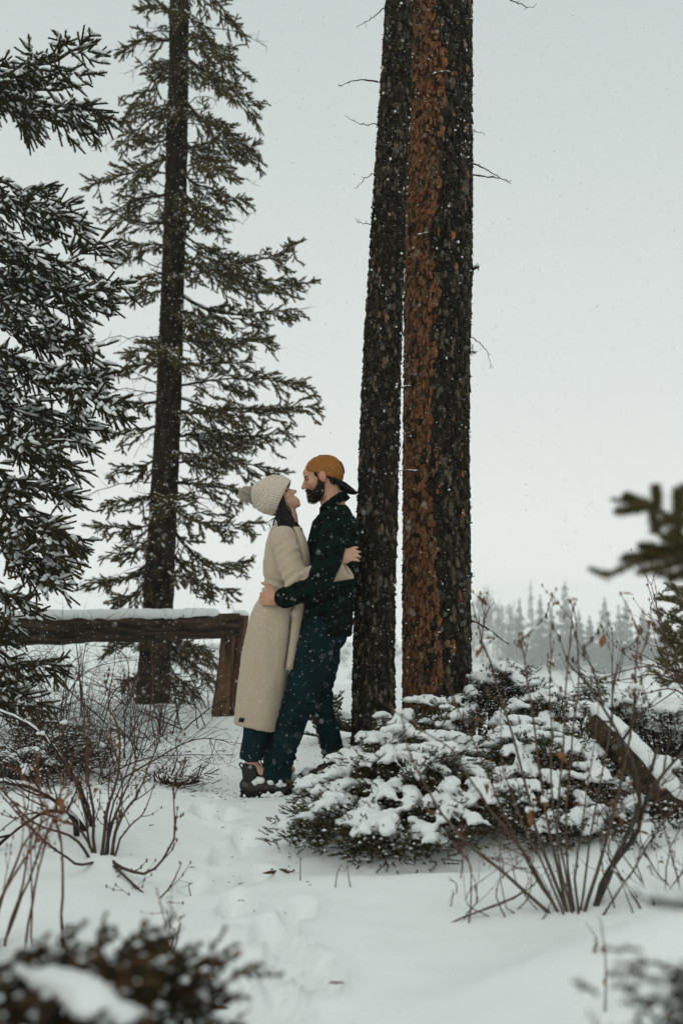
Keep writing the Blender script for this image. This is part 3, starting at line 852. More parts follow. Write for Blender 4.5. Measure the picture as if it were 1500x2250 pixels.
# ------------------------------------------------------------------ log fence
YF = 8.6
rngF = np.random.default_rng(3)
pb = P(508, 1585, YF)
fence = thing('log_fence', 'weathered log rail fence capped with snow left of the couple', 'fence', (pb[0], pb[1], gz(pb[0], pb[1])))
def log_mesh(pts, radii, seed, sides=36, n=90, rough=.075):
    p = smooth_path(pts, n); r = np.interp(np.linspace(0, 1, n), np.linspace(0, 1, len(radii)), radii)
    V, F, Fc = tube(p, r, sides, True)
    nn = noise3(V * [3, 3, 3], 2.2, seed, 3) + .35 * noise3(V * [9, 60, 60] if abs(pts[0][0] - pts[-1][0]) > abs(pts[0][2] - pts[-1][2]) else V * [60, 60, 9], 1.0, seed + 3, 2)
    c = np.vstack([np.repeat(p, sides, 0), p[0], p[-1]])
    V = c + (V - c) * (1 + rough * 1.8 * nn[:, None])
    ax0 = nrm(p[1] - p[0]); jag = (noise3(V[:sides], 22, seed + 9, 2) * 1.3 + .2) * r[0]
    V[:sides] += ax0 * jag[:, None]; V[sides:2 * sides] += ax0 * np.clip(jag, 0, None)[:, None] * .6; V[n * sides] += ax0 * r[0] * .5
    return V, F, Fc, p, r
ra = P(-260, 1392, YF - .1); rb = P(528, 1374, YF)
V, F, Fc, p, r = log_mesh([ra, P(150, 1382, YF - .05), rb], [.128, .132, .122, .105], 4)
b = Buf(); b.add(V, F); b.F.append(Fc); b.M.append(np.zeros(len(Fc), np.int32))
rail = b.build('rail', M_LOG, fence)
# snow lying along the top of the rail
b = Buf()
for k in range(0, 88, 1):
    if k > 82: continue
    q = p[k]; rr_ = r[k]
    wv = .088 * (1 + .22 * math.sin(k * .7) * math.sin(k * .23)) * (.55 if k > 76 else 1)
    ellipsoid(b, q + [0, 0, rr_ * .80], (.06, wv + .012 + rngF.uniform(-.012, .012), .064 + rngF.uniform(-.008, .010)), nu=12, nv=8)
V, F, N = remesh(b, .012, 4); V[:, 2] += .006 * noise3(V, 14, 3, 2)
b = Buf(); b.add(V, F); b.build('snow', M_CAP, rail)
# split post, two weathered staves
for (x0, x1, yt, yb, dy, s) in [(480, 515, 1366, 1600, -.03, 1), (509, 545, 1352, 1580, .03, 2)]:
    a = P((x0 + x1) / 2 + (8 if s == 1 else 3), yt, YF + dy); c = P((x0 + x1) / 2 - (13 if s == 1 else 9), yb, YF + dy); c[2] = gz(c[0], c[1]) - .06
    rr_ = (x1 - x0) / 2 * YF / FPX
    V, F, Fc, pp, r_ = log_mesh([c, (a + c) / 2, a], [rr_ * 1.25, rr_, rr_ * .95], 40 + s, rough=.10)
    b = Buf(); b.add(V, F); b.F.append(Fc); b.M.append(np.zeros(len(Fc), np.int32))
    o = b.build('post', M_POST, fence)
    b = Buf(); ellipsoid(b, a + [0, 0, .01], (rr_ * 1.0, rr_ * 1.0, .035)); ellipsoid(b, a + [-.03, -.03, .0], (rr_ * .6, rr_ * .5, .045))
    V, F, N = remesh(b, .01, 3); b = Buf(); b.add(V, F); b.build('snow', M_CAP, o)

# ------------------------------------------------------------------ junipers under snow
def juniper(label, foot, zf, root_xy, seed, pads_gap=.115, n_sprig=26, green=(.056, .050, .018), snow=.92, sprig=.05, nlen=.0105, nwid=.0042, per=16, name='juniper_bush', voxel=.0105, snow_r=1.0, rusty=.12, extra=(), deep=.12):
    """foot: list of ground outline points (x,y); zf(x,y): height of the bush above z=0 at a point"""
    rng = np.random.default_rng(seed)
    foot = np.array(foot); root_xy = np.array(root_xy)
    g0 = gz(*root_xy)
    root = thing(name, label, 'bush', (root_xy[0], root_xy[1], g0))
    def inside(x, y):
        c = False; j = len(foot) - 1
        for i in range(len(foot)):
            if ((foot[i][1] > y) != (foot[j][1] > y)) and (x < (foot[j][0] - foot[i][0]) * (y - foot[i][1]) / (foot[j][1] - foot[i][1]) + foot[i][0]): c = not c
            j = i
        return c
    wood = Buf(); fol = Buf(); sn = Buf()
    x0, y0 = foot.min(0); x1, y1 = foot.max(0)
    tips = []
    y = y0
    while y < y1:
        x = x0 + rng.uniform(0, pads_gap)
        while x < x1:
            qx, qy = x + rng.uniform(-.4, .4) * pads_gap, y + rng.uniform(-.4, .4) * pads_gap
            if inside(qx, qy): tips.append((qx, qy, zf(qx, qy) + rng.uniform(-.05, .05)))
            x += pads_gap
        y += pads_gap * .9
    tips += [tuple(t) for t in extra]
    A = []; D = []; Ls = []
    for (qx, qy, qz) in tips:
        tip = np.array([qx, qy, max(qz, gz(qx, qy) + .04)])
        base = np.array([root_xy[0] + rng.normal(0, .06), root_xy[1] + rng.normal(0, .06), g0 + .02])
        hd = tip - base; hl = np.linalg.norm(hd[:2]) + 1e-6
        mid = base * .45 + tip * .55 + [0, 0, -.05 * hl - .02]
        path = smooth_path([base, mid, tip], 10)
        add_tube(wood, path, np.linspace(.008, .003, 10), 4, 0, (.035, .024, .017))
        od = nrm(np.array([hd[0], hd[1], 0]) + rng.normal(0, .25, 3) * [1, 1, 0] * hl)
        size = rng.uniform(.75, 1.25)
        # a spray: flat fan of sprigs pointing outward and up at the ends
        m = int(n_sprig * size)
        lat = np.array([-od[1], od[0], 0])
        u = rng.uniform(-.10, .055, m) * size; v = rng.normal(0, .040, m) * size; hgt = (rng.uniform(-deep, .030, m) - .25 * np.abs(v)) * size
        pp = tip + od * u[:, None] + lat * v[:, None] + np.array([0, 0, 1.0]) * hgt[:, None]
        dd = nrm(od * rng.uniform(.4, 1.1, (m, 1)) + lat * (v[:, None] / .05 * .5) + np.array([0, 0, 1.0]) * rng.uniform(-.25, .75, (m, 1)))
        A.append(pp); D.append(dd); Ls.append(sprig * rng.uniform(.5, 1.1, m))
        # snow pillow drawn out along the spray, with a few fingers
        if rng.random() < snow:
            Rm = np.stack([od, lat, [0, 0, 1.0]], 1)
            ln = rng.uniform(.10, .20) * size; wd = rng.uniform(.024, .046) * snow_r; th = rng.uniform(.014, .026) * snow_r; bend = rng.normal(0, .25)
            for k_ in range(9):
                e = k_ / 8.0; uu = .045 * size - ln * e; fat = .45 + .55 * math.sin(min(1, .25 + e) * math.pi * .9)
                c = tip + od * uu + lat * (bend * (e - .3) * ln + rng.normal(0, .006)) + [0, 0, .014 + th * .4 - .35 * max(0, uu) + rng.normal(0, .003)]
                ellipsoid(sn, c, (ln * .16 + .008, wd * fat * rng.uniform(.8, 1.15), th * fat * rng.uniform(.85, 1.15)), Rm, nu=8, nv=6)
            for _ in range(rng.integers(2, 5)):
                sg = rng.choice([-1, 1]); e0 = rng.uniform(-.6, .2) * ln; fd_ = nrm(od * .8 + lat * sg * rng.uniform(.4, 1.0)); 
                for k_ in range(4):
                    c = tip + od * e0 + fd_ * (.018 + .016 * k_) + [0, 0, .012 - .006 * k_]
                    ellipsoid(sn, c, (.015, .011 - .0012 * k_, .009), Rm, nu=7, nv=5)
    A = np.concatenate(A); D = np.concatenate(D); Ls = np.concatenate(Ls); N = len(A)
    keep = A[:, 2] > ground_z(A[:, 0], A[:, 1]) + .005
    A, D, Ls = A[keep], D[keep], Ls[keep]; N = len(A)
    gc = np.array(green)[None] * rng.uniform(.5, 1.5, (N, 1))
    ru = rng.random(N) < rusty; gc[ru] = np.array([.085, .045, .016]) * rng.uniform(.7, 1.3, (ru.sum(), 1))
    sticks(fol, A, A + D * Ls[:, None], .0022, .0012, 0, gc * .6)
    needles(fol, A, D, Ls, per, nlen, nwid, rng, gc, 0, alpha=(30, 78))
    wood.build('stems', M_WOOD, root)['kind'] = 'stuff'
    fo = fol.build('foliage', M_NEEDLE, root, smooth=False); fo['kind'] = 'stuff'
    if sn.n:
        V, F, Nn = remesh(sn, voxel, 5, .5)
        V = V + Nn * (.006 * noise3(V, 30, seed, 2) + .004 * noise3(V, 75, seed + 1, 1))[:, None]
        b = Buf(); b.add(V, F)
        nc = min(N, 1500); pk = rng.choice(N, nc, replace=False); cc_ = A[pk] + D[pk] * (Ls[pk] * rng.uniform(.3, 1, nc))[:, None] + [0, 0, .004]; rs_ = rng.uniform(.0025, .008, (nc, 1, 1))
        oc = np.array([[1.3, 0, 0], [-1.3, 0, 0], [0, 1, 0], [0, -1, 0], [0, 0, .8], [0, 0, -.5]])
        b.add((cc_[:, None] + oc[None] * rs_ * rng.uniform(.6, 1.4, (nc, 6, 1))).reshape(-1, 3), ((np.arange(nc) * 6)[:, None, None] + np.array([[0, 2, 4], [2, 1, 4], [1, 3, 4], [3, 0, 4], [2, 0, 5], [1, 2, 5], [3, 1, 5], [0, 3, 5]])[None]).reshape(-1, 3))
        b.build('snow', M_CAP, root)
    return root

def gpt(px, Y): return (float(P(px, 1500, Y)[0]), Y)
# large bush at the feet of the pines
main_foot = [gpt(610, 4.05), gpt(690, 3.88), gpt(800, 3.72), gpt(900, 3.62), gpt(1010, 3.66), gpt(1080, 3.78), gpt(1085, 4.2), gpt(1060, 4.8), gpt(985, 5.25), gpt(830, 5.15), gpt(770, 4.95), gpt(690, 4.55), gpt(640, 4.3)]
def main_z(x, y):
    t = np.clip((y - 3.62) / 1.6, 0, 1)
    z = .13 + .27 * t + .06 * math.sin(x * 9 + y * 4) * (1 - .3 * t) + .04 * math.sin(y * 13 - x * 5)
    xl = P(600, 1500, y)[0]
    return z * (0.34 + .66 * float(np.clip((x - xl - .04 - .10 * t) / .55, 0, 1)))
juniper('broad snow-laden juniper spreading below the two pine trunks', main_foot, main_z, (.22, 4.6), 101, pads_gap=.098, n_sprig=64, sprig=.048)
juniper('upright juniper clump behind the thick orange trunk', [gpt(945, 5.45), gpt(1110, 5.35), gpt(1235, 5.45), gpt(1230, 5.95), gpt(1060, 6.05), gpt(965, 5.75)],
        lambda x, y: .50 + .10 * math.sin(x * 7 + 1) - .55 * max(0, x - .95) - .10 * (y - 5.4) - .22 * max(0, 5.5 - y) * 2, (.75, 5.75), 102, pads_gap=.098, n_sprig=64, green=(.034, .034, .014), sprig=.048)
juniper('juniper mass with deep snow pillows in front of the leaning log', [gpt(1060, 4.05), gpt(1130, 3.70), gpt(1275, 3.68), gpt(1340, 4.0), gpt(1310, 4.9), gpt(1220, 5.25), gpt(1090, 5.15)],
        lambda x, y: .19 + .20 * (y - 3.9) + .06 * math.sin(x * 8 + y * 6), (.95, 4.6), 103, pads_gap=.098, n_sprig=64, sprig=.05, snow_r=.95, snow=.74)
juniper('low juniper behind the leaning log near the right edge', [gpt(1275, 5.5), gpt(1400, 5.15), gpt(1560, 5.0), gpt(1640, 5.6), gpt(1480, 6.1), gpt(1300, 6.0)],
        lambda x, y: .40 + .10 * math.sin(x * 6) + .04 * math.sin(y * 9), (1.75, 5.6), 104, pads_gap=.105, n_sprig=46, sprig=.048)
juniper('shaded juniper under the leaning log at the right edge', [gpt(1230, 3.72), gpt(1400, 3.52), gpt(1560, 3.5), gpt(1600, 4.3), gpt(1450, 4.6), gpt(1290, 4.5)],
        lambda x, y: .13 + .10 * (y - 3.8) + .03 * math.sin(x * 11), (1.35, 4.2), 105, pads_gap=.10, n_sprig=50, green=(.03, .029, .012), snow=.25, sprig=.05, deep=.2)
# blurred bush close to the camera, bottom left
near_extra = [tuple(P(*q)) for q in [(40, 2148, 1.35), (90, 2158, 1.35), (140, 2168, 1.33), (60, 2170, 1.28), (130, 2180, 1.27), (200, 2170, 1.3), (30, 2215, 1.2), (110, 2225, 1.2), (190, 2220, 1.22), (250, 2190, 1.28), (390, 2148, 1.5), (345, 2140, 1.47), (410, 2125, 1.5), (190, 2123, 1.5), (240, 2118, 1.5), (290, 2128, 1.48), (330, 2143, 1.48), (370, 2143, 1.48), (265, 2130, 1.45), (220, 2120, 1.45), (310, 2125, 1.48)]]
juniper('dark juniper with rusty tips in the bottom left corner close by', [(-.62, .98), (-.42, 1.0), (-.40, 1.22), (-.44, 1.34), (-.52, 1.44), (-.72, 1.46)],
        lambda x, y: .350 - .20 * max(0, x + .50) + .02 * math.sin(x * 40), (-.55, 1.35), 106, pads_gap=.06, deep=.24, n_sprig=64, green=(.034, .027, .013), sprig=.055, nlen=.013, nwid=.011, per=9, snow=.07, rusty=.35, extra=near_extra)
juniper('small juniper tuft poking from snow in the bottom right corner', [(.31, 1.16), (.44, 1.08), (.62, 1.1), (.62, 1.3), (.42, 1.32)],
        lambda x, y: .435 + .25 * max(0, x - .45), (.5, 1.22), 107, pads_gap=.055, n_sprig=34, green=(.036, .034, .016), sprig=.045, nlen=.010, nwid=.005, per=16, snow=.30, voxel=.006, snow_r=.7)
juniper('little juniper sprigs breaking through snow left of the boots', [gpt(320, 5.3), gpt(370, 5.1), gpt(440, 5.1), gpt(450, 5.5), gpt(360, 5.6)],
        lambda x, y: .08, (-.9, 5.35), 108, pads_gap=.11, n_sprig=16, green=(.05, .035, .016), sprig=.075, snow=.15, rusty=.5)

juniper('brownish low evergreen brush under the left spruce limbs', [gpt(-60, 5.1), gpt(80, 4.95), gpt(200, 5.3), gpt(260, 5.9), gpt(150, 6.5), gpt(-80, 6.3)],
        lambda x, y: .16 + .05 * math.sin(x * 9 + y * 5), (-1.75, 5.7), 109, pads_gap=.13, n_sprig=38, green=(.045, .038, .016), sprig=.06, per=12, nwid=.0055, snow=.30, rusty=.35, snow_r=.8)

# ------------------------------------------------------------------ logs
def lying_log(label, pts, radii, seed, snow_t=(.0, 1), snow_h=.05, name='fallen_log', m=M_LOG):
    V, F, Fc, p, r = log_mesh(pts, radii, seed)
    c = p[0]
    root = thing(name, label, 'log', (c[0], c[1], c[2]))
    b = Buf(); b.add(V, F); b.F.append(Fc); b.M.append(np.zeros(len(Fc), np.int32))
    b.build('wood', m, root)
    rng = np.random.default_rng(seed)
    b = Buf(); n = len(p)
    for k in range(int(snow_t[0] * n), int(snow_t[1] * n)):
        if rng.random() < .05: continue
        ellipsoid(b, p[k] + [0, 0, r[k] * .92], (r[k] * .55, r[k] * .62 * rng.uniform(.8, 1.15), snow_h * rng.uniform(.75, 1.1)), nu=10, nv=7)
    V, F, N = remesh(b, .01, 4); b = Buf(); b.add(V, F); b.build('snow', M_CAP, root)
    return root
lying_log('snow-topped broken log leaning down to the right edge', [P(1305, 1580, 4.35), P(1400, 1680, 4.15), P(1500, 1800, 3.95), P(1640, 1950, 3.8)], [.055, .070, .080, .085], 51, (.03, 1), .045)
lying_log('thin fallen log lying on the snow behind the couple', [P(690, 1578, 7.3), P(760, 1592, 7.2), P(860, 1605, 7.1)], [.045, .05, .05], 52, (0, 1), .045)

# ------------------------------------------------------------------ bare shrubs
def shrub(label, stems, seed, r=.005, col=(.075, .045, .030), tipcol=(.13, .045, .030), twigs=6, twl=.16, buds=True, leaves=0, cat='shrub', name='bare_shrub', sub=.6, snow=0.0, group=None, wild=.55):
    rng = np.random.default_rng(seed)
    base = np.array(stems[0][0])
    root = thing(name, label, cat, base, group)
    for st in stems:
        pts = np.array(st, float); n = 14
        b = Buf()
        p = smooth_path(pts, n); L = np.linalg.norm(np.diff(p, axis=0), axis=1).sum()
        p[1:] += rng.normal(0, .004, (n - 1, 3)).cumsum(0) * .8
        rr_ = r * rng.uniform(.75, 1.25)
        cc = np.array(col)[None] * (1 - np.linspace(0, 1, n))[:, None] + np.array(tipcol)[None] * np.linspace(0, 1, n)[:, None]
        add_tube(b, p, np.linspace(rr_, rr_ * .28, n), 5, 0, np.repeat(cc, 5, 0))
        BA = []; LA = []
        def sprout(pth, k, ln, rad, depth):
            d0 = nrm(pth[k] - pth[k - 1])
            dv = nrm(d0 + rng.normal(0, wild, 3) + [0, 0, .25 if wild < .7 else .05])
            e = pth[k] + dv * ln
            q = smooth_path([pth[k], pth[k] + dv * ln * .5 + rng.normal(0, .06 * ln, 3), e + [0, 0, .1 * ln]], 6)
            add_tube(b, q, np.linspace(rad, rad * .35, 6), 3, 0, np.array(tipcol) * rng.uniform(.6, 1.1))
            BA.append(q[-1]); BA.append(q[3])
            if depth > 0:
                for _ in range(rng.integers(1, 4)): sprout(q, rng.integers(2, 6), ln * rng.uniform(.35, .65), rad * .6, depth - 1)
            if leaves and rng.random() < leaves: LA.append(q[rng.integers(2, 6)])
        for _ in range(rng.poisson(twigs)):
            k = rng.integers(3, n); sprout(p, k, twl * rng.uniform(.4, 1.2), max(rr_ * .42, .0012), 1 if rng.random() < sub else 0)
        if buds:
            for k in range(4, n): 
                if rng.random() < .6: BA.append(p[k] + rng.normal(0, rr_ * .4, 3))
            for q in BA: ellipsoid(b, q, (rr_ * .42 + .0008, rr_ * .42 + .0008, rr_ * .95 + .0015), nu=4, nv=3, col=np.array(tipcol) * 1.1)
        o = b.build('stem', M_WOOD, root)
        for q in LA:
            lb = Buf(); s = rng.uniform(.010, .022)
            R = nrm(rng.normal(size=3)); U = nrm(np.cross(R, rng.normal(size=3))); Nn = np.cross(R, U)
            t = np.linspace(0, 1, 6); wv = np.sin(t * math.pi) * s * .55
            cl = q + R * (t * s * 2)[:, None] - np.array([0, 0, 1.0]) * (t ** 2 * s)[:, None]
            Vl = np.concatenate([cl - U * wv[:, None] + Nn * wv[:, None] * .5, cl, cl + U * wv[:, None] + Nn * wv[:, None] * .5])
            i = np.arange(5); Fl = np.concatenate([np.stack([i, i + 1, i + 7, i + 6], -1), np.stack([i + 6, i + 7, i + 13, i + 12], -1)])
            lb.add(Vl, Fl); lo = lb.build('leaf', M_LEAF, o)
            if rng.random() < .75:
                sb = Buf(); [ellipsoid(sb, q + R * s + [rng.normal(0, s * .35), rng.normal(0, s * .3), s * rng.uniform(.1, .4)], s * rng.uniform(.25, .6, 3), nu=7, nv=5) for _ in range(4)]; sb.build('snow', M_CAP, lo)
        if snow:
            sb = Buf()
            for k in range(1, n - 2):
                if rng.random() < snow: ridges(sb, [p[k]], [p[k + 1] - p[k]], np.linalg.norm(p[k + 1] - p[k]) * 1.6, rr_ * (1 - .6 * k / n) * .95, rr_ * (1 - .6 * k / n) * 1.05, rng, lift=rr_ * (1 - .7 * k / n) * .6)
            sb.build('snow', M_CAP, o)
    return root

def stem_px(b, pts):
    return [np.asarray(b)] + [P(*q) for q in pts]
# right foreground shrub
rb_ = on_ground(1262, 2008)
Yb = rb_[1]
def rs(dx, *pts): 
    q = rb_ + [dx, abs(dx) * .4, -.03]
    return [q] + [P(*a) for a in pts]
R_ = np.random.default_rng(77)
stems = [
    rs(-.01, (1170, 1800, 3.2), (1110, 1600, 3.25), (1060, 1420, 3.3), (1036, 1330, 3.3)), rs(-.015, (1210, 1830, 3.15), (1180, 1640, 3.1), (1150, 1450, 3.05), (1137, 1385, 3.05)),
    rs(.0, (1225, 1850, 3.1), (1240, 1600, 3.0), (1248, 1400, 3.0), (1250, 1350, 3.0)), rs(.005, (1240, 1830, 3.2), (1260, 1560, 3.25), (1264, 1400, 3.3), (1262, 1336, 3.3)),
    rs(-.03, (1150, 1870, 3.1), (1060, 1760, 3.0), (990, 1650, 2.95), (905, 1580, 2.9)), rs(-.03, (1130, 1850, 3.2), (1040, 1640, 3.2), (960, 1480, 3.2)),
    rs(.01, (1300, 1830, 3.2), (1340, 1600, 3.3), (1345, 1420, 3.35), (1332, 1345, 3.35)), rs(.02, (1330, 1850, 3.1), (1385, 1650, 3.0), (1400, 1470, 2.95), (1402, 1380, 2.95)),
    rs(.012, (1270, 1900, 3.05), (1290, 1750, 2.95), (1310, 1540, 2.9)), rs(-.022, (1190, 1900, 3.0), (1130, 1780, 2.9), (1085, 1660, 2.85), (1075, 1560, 2.8)),
    rs(.0, (1215, 1760, 3.2), (1205, 1560, 3.3), (1208, 1440, 3.3)), rs(-.04, (1090, 1900, 3.05), (985, 1800, 2.95), (905, 1660, 2.9), (880, 1560, 2.9))]
shrub('bare red-budded shrub fanning up from the snow at lower right', stems, 61, r=.0050, col=(.085, .068, .050), tipcol=(.125, .068, .044), twigs=3, twl=.13, leaves=.14)
shrub('thick crooked grey stem slanting right beside the fanned shrub', [[rb_ + [.06, .03, -.04], P(1330, 1920, 3.2), P(1390, 1830, 3.15), P(1410, 1760, 3.1), P(1460, 1690, 3.0), P(1530, 1620, 2.9)],
      [rb_ + [.06, .05, -.03], P(1345, 1880, 3.15), P(1400, 1740, 3.05), P(1340, 1600, 3.0), P(1280, 1500, 3.0)]], 62, r=.012, col=(.055, .047, .037), tipcol=(.07, .055, .042), twigs=4, twl=.2, snow=.25)
b2 = on_ground(1560, 1800)
shrub('tangled dark shrub arching in from the right edge', [[b2, P(1530, 1560, 3.9), P(1450, 1490, 3.8), P(1315, 1508, 3.7)], [b2, P(1540, 1580, 3.8), P(1440, 1470, 3.7), P(1290, 1510, 3.6)], [b2, P(1520, 1560, 4.0), P(1460, 1420, 4.0), P(1430, 1290, 4.0)],
      [b2, P(1530, 1590, 4.1), P(1470, 1460, 4.1), P(1440, 1330, 4.1)], [b2, P(1550, 1540, 4.2), P(1500, 1480, 4.2), P(1390, 1420, 4.1)], [b2, P(1545, 1600, 3.9), P(1490, 1530, 3.8), P(1405, 1530, 3.8)]], 63, r=.0058, col=(.05, .038, .03), tipcol=(.10, .045, .034), twigs=6, twl=.20)
b3 = on_ground(1420, 1985)
shrub('fine twiggy shrub with dead leaves right of the fanned shrub', [[b3 + [R_.normal(0, .08), R_.normal(0, .05), -.02], P(1420 + R_.uniform(-120, 100), 1850 + R_.uniform(-50, 60), b3[1] + .05), P(1420 + R_.uniform(-190, 140), 1760 + R_.uniform(-80, 60), b3[1] + R_.uniform(-.2, .3))] for _ in range(12)], 64, r=.003, col=(.085, .066, .048), tipcol=(.125, .06, .04), twigs=4, twl=.13, leaves=.16)
b4 = on_ground(1110, 2010)
shrub('low wispy twigs in snow left of the fanned shrub', [[b4 + [R_.normal(0, .09), R_.normal(0, .05), -.02], P(1110 + R_.uniform(-90, 90), 1930 + R_.uniform(-30, 40), b4[1]), P(1110 + R_.uniform(-110, 110), 1850 + R_.uniform(-50, 60), b4[1] + R_.uniform(-.15, .2))] for _ in range(10)], 65, r=.0024, twigs=4, twl=.12)
# left shrubs
lb_ = on_ground(222, 1880)
def ls(dx, *pts): return [lb_ + [dx, R_.normal(0, .02), -.03]] + [P(*a) for a in pts]
shrub('bare shrub of slim upright stems at lower left', [
    ls(.02, (250, 1800, 3.95), (295, 1680, 4.0), (330, 1550, 4.05), (328, 1430, 4.1)), ls(.01, (245, 1790, 3.9), (280, 1700, 3.9), (300, 1600, 3.95), (285, 1500, 4.0)), ls(.0, (235, 1790, 3.9), (262, 1690, 3.95), (255, 1580, 4.0), (200, 1530, 4.05)),
    ls(.03, (265, 1800, 3.85), (310, 1740, 3.85), (340, 1680, 3.9)), ls(.04, (270, 1840, 3.85), (320, 1790, 3.85), (345, 1720, 3.85)), ls(-.02, (180, 1830, 3.8), (110, 1790, 3.75), (40, 1790, 3.7), (-30, 1850, 3.7)),
    ls(-.03, (170, 1850, 3.75), (90, 1820, 3.7), (20, 1760, 3.7), (-20, 1700, 3.7)), ls(-.02, (190, 1800, 4.0), (165, 1720, 4.05), (130, 1660, 4.1)), ls(-.01, (205, 1780, 3.95), (190, 1690, 4.0), (195, 1600, 4.1)),
    ls(.02, (240, 1830, 3.9), (270, 1740, 4.0), (240, 1620, 4.0)), ls(-.01, (160, 1890, 3.6), (60, 1800, 3.5), (-10, 1730, 3.5)),
    ls(.03, (262, 1910, 3.7), (310, 1960, 3.5), (345, 1975, 3.45), (385, 1925, 3.45), (403, 1895, 3.45)), ls(.03, (262, 1900, 3.75), (320, 1915, 3.65), (370, 1865, 3.65), (388, 1800, 3.65), (386, 1715, 3.65))],
    66, r=.0062, col=(.060, .045, .034), tipcol=(.10, .050, .034), twigs=6, twl=.15, leaves=.03)
la_ = on_ground(205, 1830)
shrub('dark thick arching branch carrying snow at the left edge', [[la_ + [0, .05, -.03], P(185, 1760, 4.1), P(160, 1700, 4.1), P(110, 1630, 4.1), P(50, 1580, 4.1), P(-40, 1540, 4.1)],
      [la_ + [-.02, 0, -.02], P(140, 1775, 4.0), P(80, 1735, 4.0), P(20, 1718, 4.0), P(-60, 1715, 4.0)], [la_ + [-.05, -.05, -.02], P(160, 1795, 3.9), P(95, 1785, 3.85), P(30, 1830, 3.8), P(-40, 1890, 3.8)]],
      67, r=.014, col=(.026, .018, .014), tipcol=(.030, .020, .016), twigs=7, twl=.22, buds=False, snow=.88)
lc_ = P(40, 2000, 2.85); lc_[2] = gz(lc_[0], lc_[1])
shrub('reddish out of focus stems leaning in at lower left', [[lc_ + [R_.normal(0, .06), R_.normal(0, .05), -.02], P(70 + R_.uniform(-40, 60), 1850, 2.9), P(90 + R_.uniform(-90, 110), 1690 + R_.uniform(-60, 60), 2.9 + R_.uniform(-.2, .2))] for _ in range(7)], 68, r=.0042, col=(.09, .05, .034), tipcol=(.16, .06, .032), twigs=4, twl=.10, leaves=.08)
ld_ = on_ground(378, 2090)
shrub('forked thin twig standing alone in the snow on the path edge', [[ld_ + [0, 0, -.02], P(362, 2040, 2.75), P(345, 1985, 2.75), P(338, 1965, 2.75)], [ld_ + [0, 0, -.02], P(392, 2040, 2.75), P(410, 2010, 2.75)], [ld_ + [-.002, 0, .0], P(368, 2040, 2.74), P(358, 1995, 2.74)]], 69, r=.0022, twigs=2, twl=.06)
# shrubs behind and under the fence and in the left undergrowth
under = [(120, 1590, 7.6, 'tangled bare shrub under the left end of the log rail', 170, 240), (225, 1570, 8.2, 'bare shrub below the rail between spruce limbs and trunk', 170, 240), (405, 1590, 7.9, 'brown twiggy shrub under the rail beside the post', 110, 170),
         (455, 1570, 9.2, 'dense bare shrub right of the spruce trunk base', 120, 200), (330, 1600, 7.2, 'bare shrub in front of the spruce trunk base', 130, 150), (60, 1660, 6.2, 'brown undergrowth shrub below the left spruce', 170, 130), (215, 1680, 5.6, 'reddish low shrub behind the slim upright stems', 170, 140), (140, 1720, 5.2, 'brown brushy shrub at the foot of the left spruce', 180, 130), (290, 1580, 9.6, 'dark thicket tangled round the spruce trunk base', 150, 170), (30, 1590, 7.4, 'dark brush under the rail at the left edge', 150, 200), (300, 1640, 6.4, 'thin brown shrub on the snow between fence and path', 120, 110)]
for k, (px, py, Y, lab, wx, hy) in enumerate(under):
    q = P(px, py, Y); q[2] = gz(q[0], q[1]); rr2 = np.random.default_rng(300 + k); s_ = Y / FPX
    stems = []
    for _ in range(10):
        a = q + [rr2.normal(0, wx * .28) * s_, rr2.normal(0, .12), -.02]
        lean = rr2.normal(0, wx * .75) * s_; hh = hy * s_ * rr2.uniform(.30, 1.1)
        stems.append([a, a + [lean * rr2.uniform(.1, .7), rr2.normal(0, .05), hh * rr2.uniform(.5, .85)], a + [lean, rr2.normal(0, .1), hh * rr2.uniform(.75, 1.0)]])
    red = rr2.random() < .6
    shrub(lab, stems, 400 + k, r=.0042 + .0004 * (Y - 5), col=(.035, .026, .019), tipcol=(.085, .048, .027) if red else (.045, .034, .024), twigs=9, twl=.26, buds=False, sub=.95, wild=.85)
# single dry stems through the snow
stems_px = [(660, 1935, 1885), (735, 1950, 1900), (772, 1948, 1880), (870, 1895, 1850), (1000, 1960, 1930), (985, 1990, 1955), (1045, 1985, 1945), (1325, 2140, 2020), (1300, 2170, 2060), (1345, 2160, 2080), (1372, 2185, 2080), (355, 1665, 1640), (395, 1632, 1590), (1105, 1930, 1880), (1010, 1930, 1885), (420, 1960, 1940), (1270, 2010, 1900)]
STEM_LABELS = ['dry stem in the snow at the left front of the broad juniper', 'left one of two dry stems in front of the broad juniper', 'right one of two dry stems in front of the broad juniper', 'dry stem against the dark front face of the broad juniper',
    'short dry stem on open snow right of the broad juniper front', 'lower short dry stem on open snow below the broad juniper', 'dry stem left of the low wispy twigs', 'tallest seed-headed stem on the snow bank at bottom right', 'leftmost seed-headed stem on the snow bank at bottom right', 'seed-headed stem in the middle of the bank group at bottom right',
    'rightmost seed-headed stem on the snow bank at bottom right', 'tiny dry stem by the juniper sprigs left of the boots', 'dry stem on the snow below the fence post', 'dry stem between broad juniper and the fanned shrub', 'dry stem at the right front corner of the broad juniper', 'tiny dry stem on the path left of the footprints', 'dry stem at the foot of the fanned shrub']
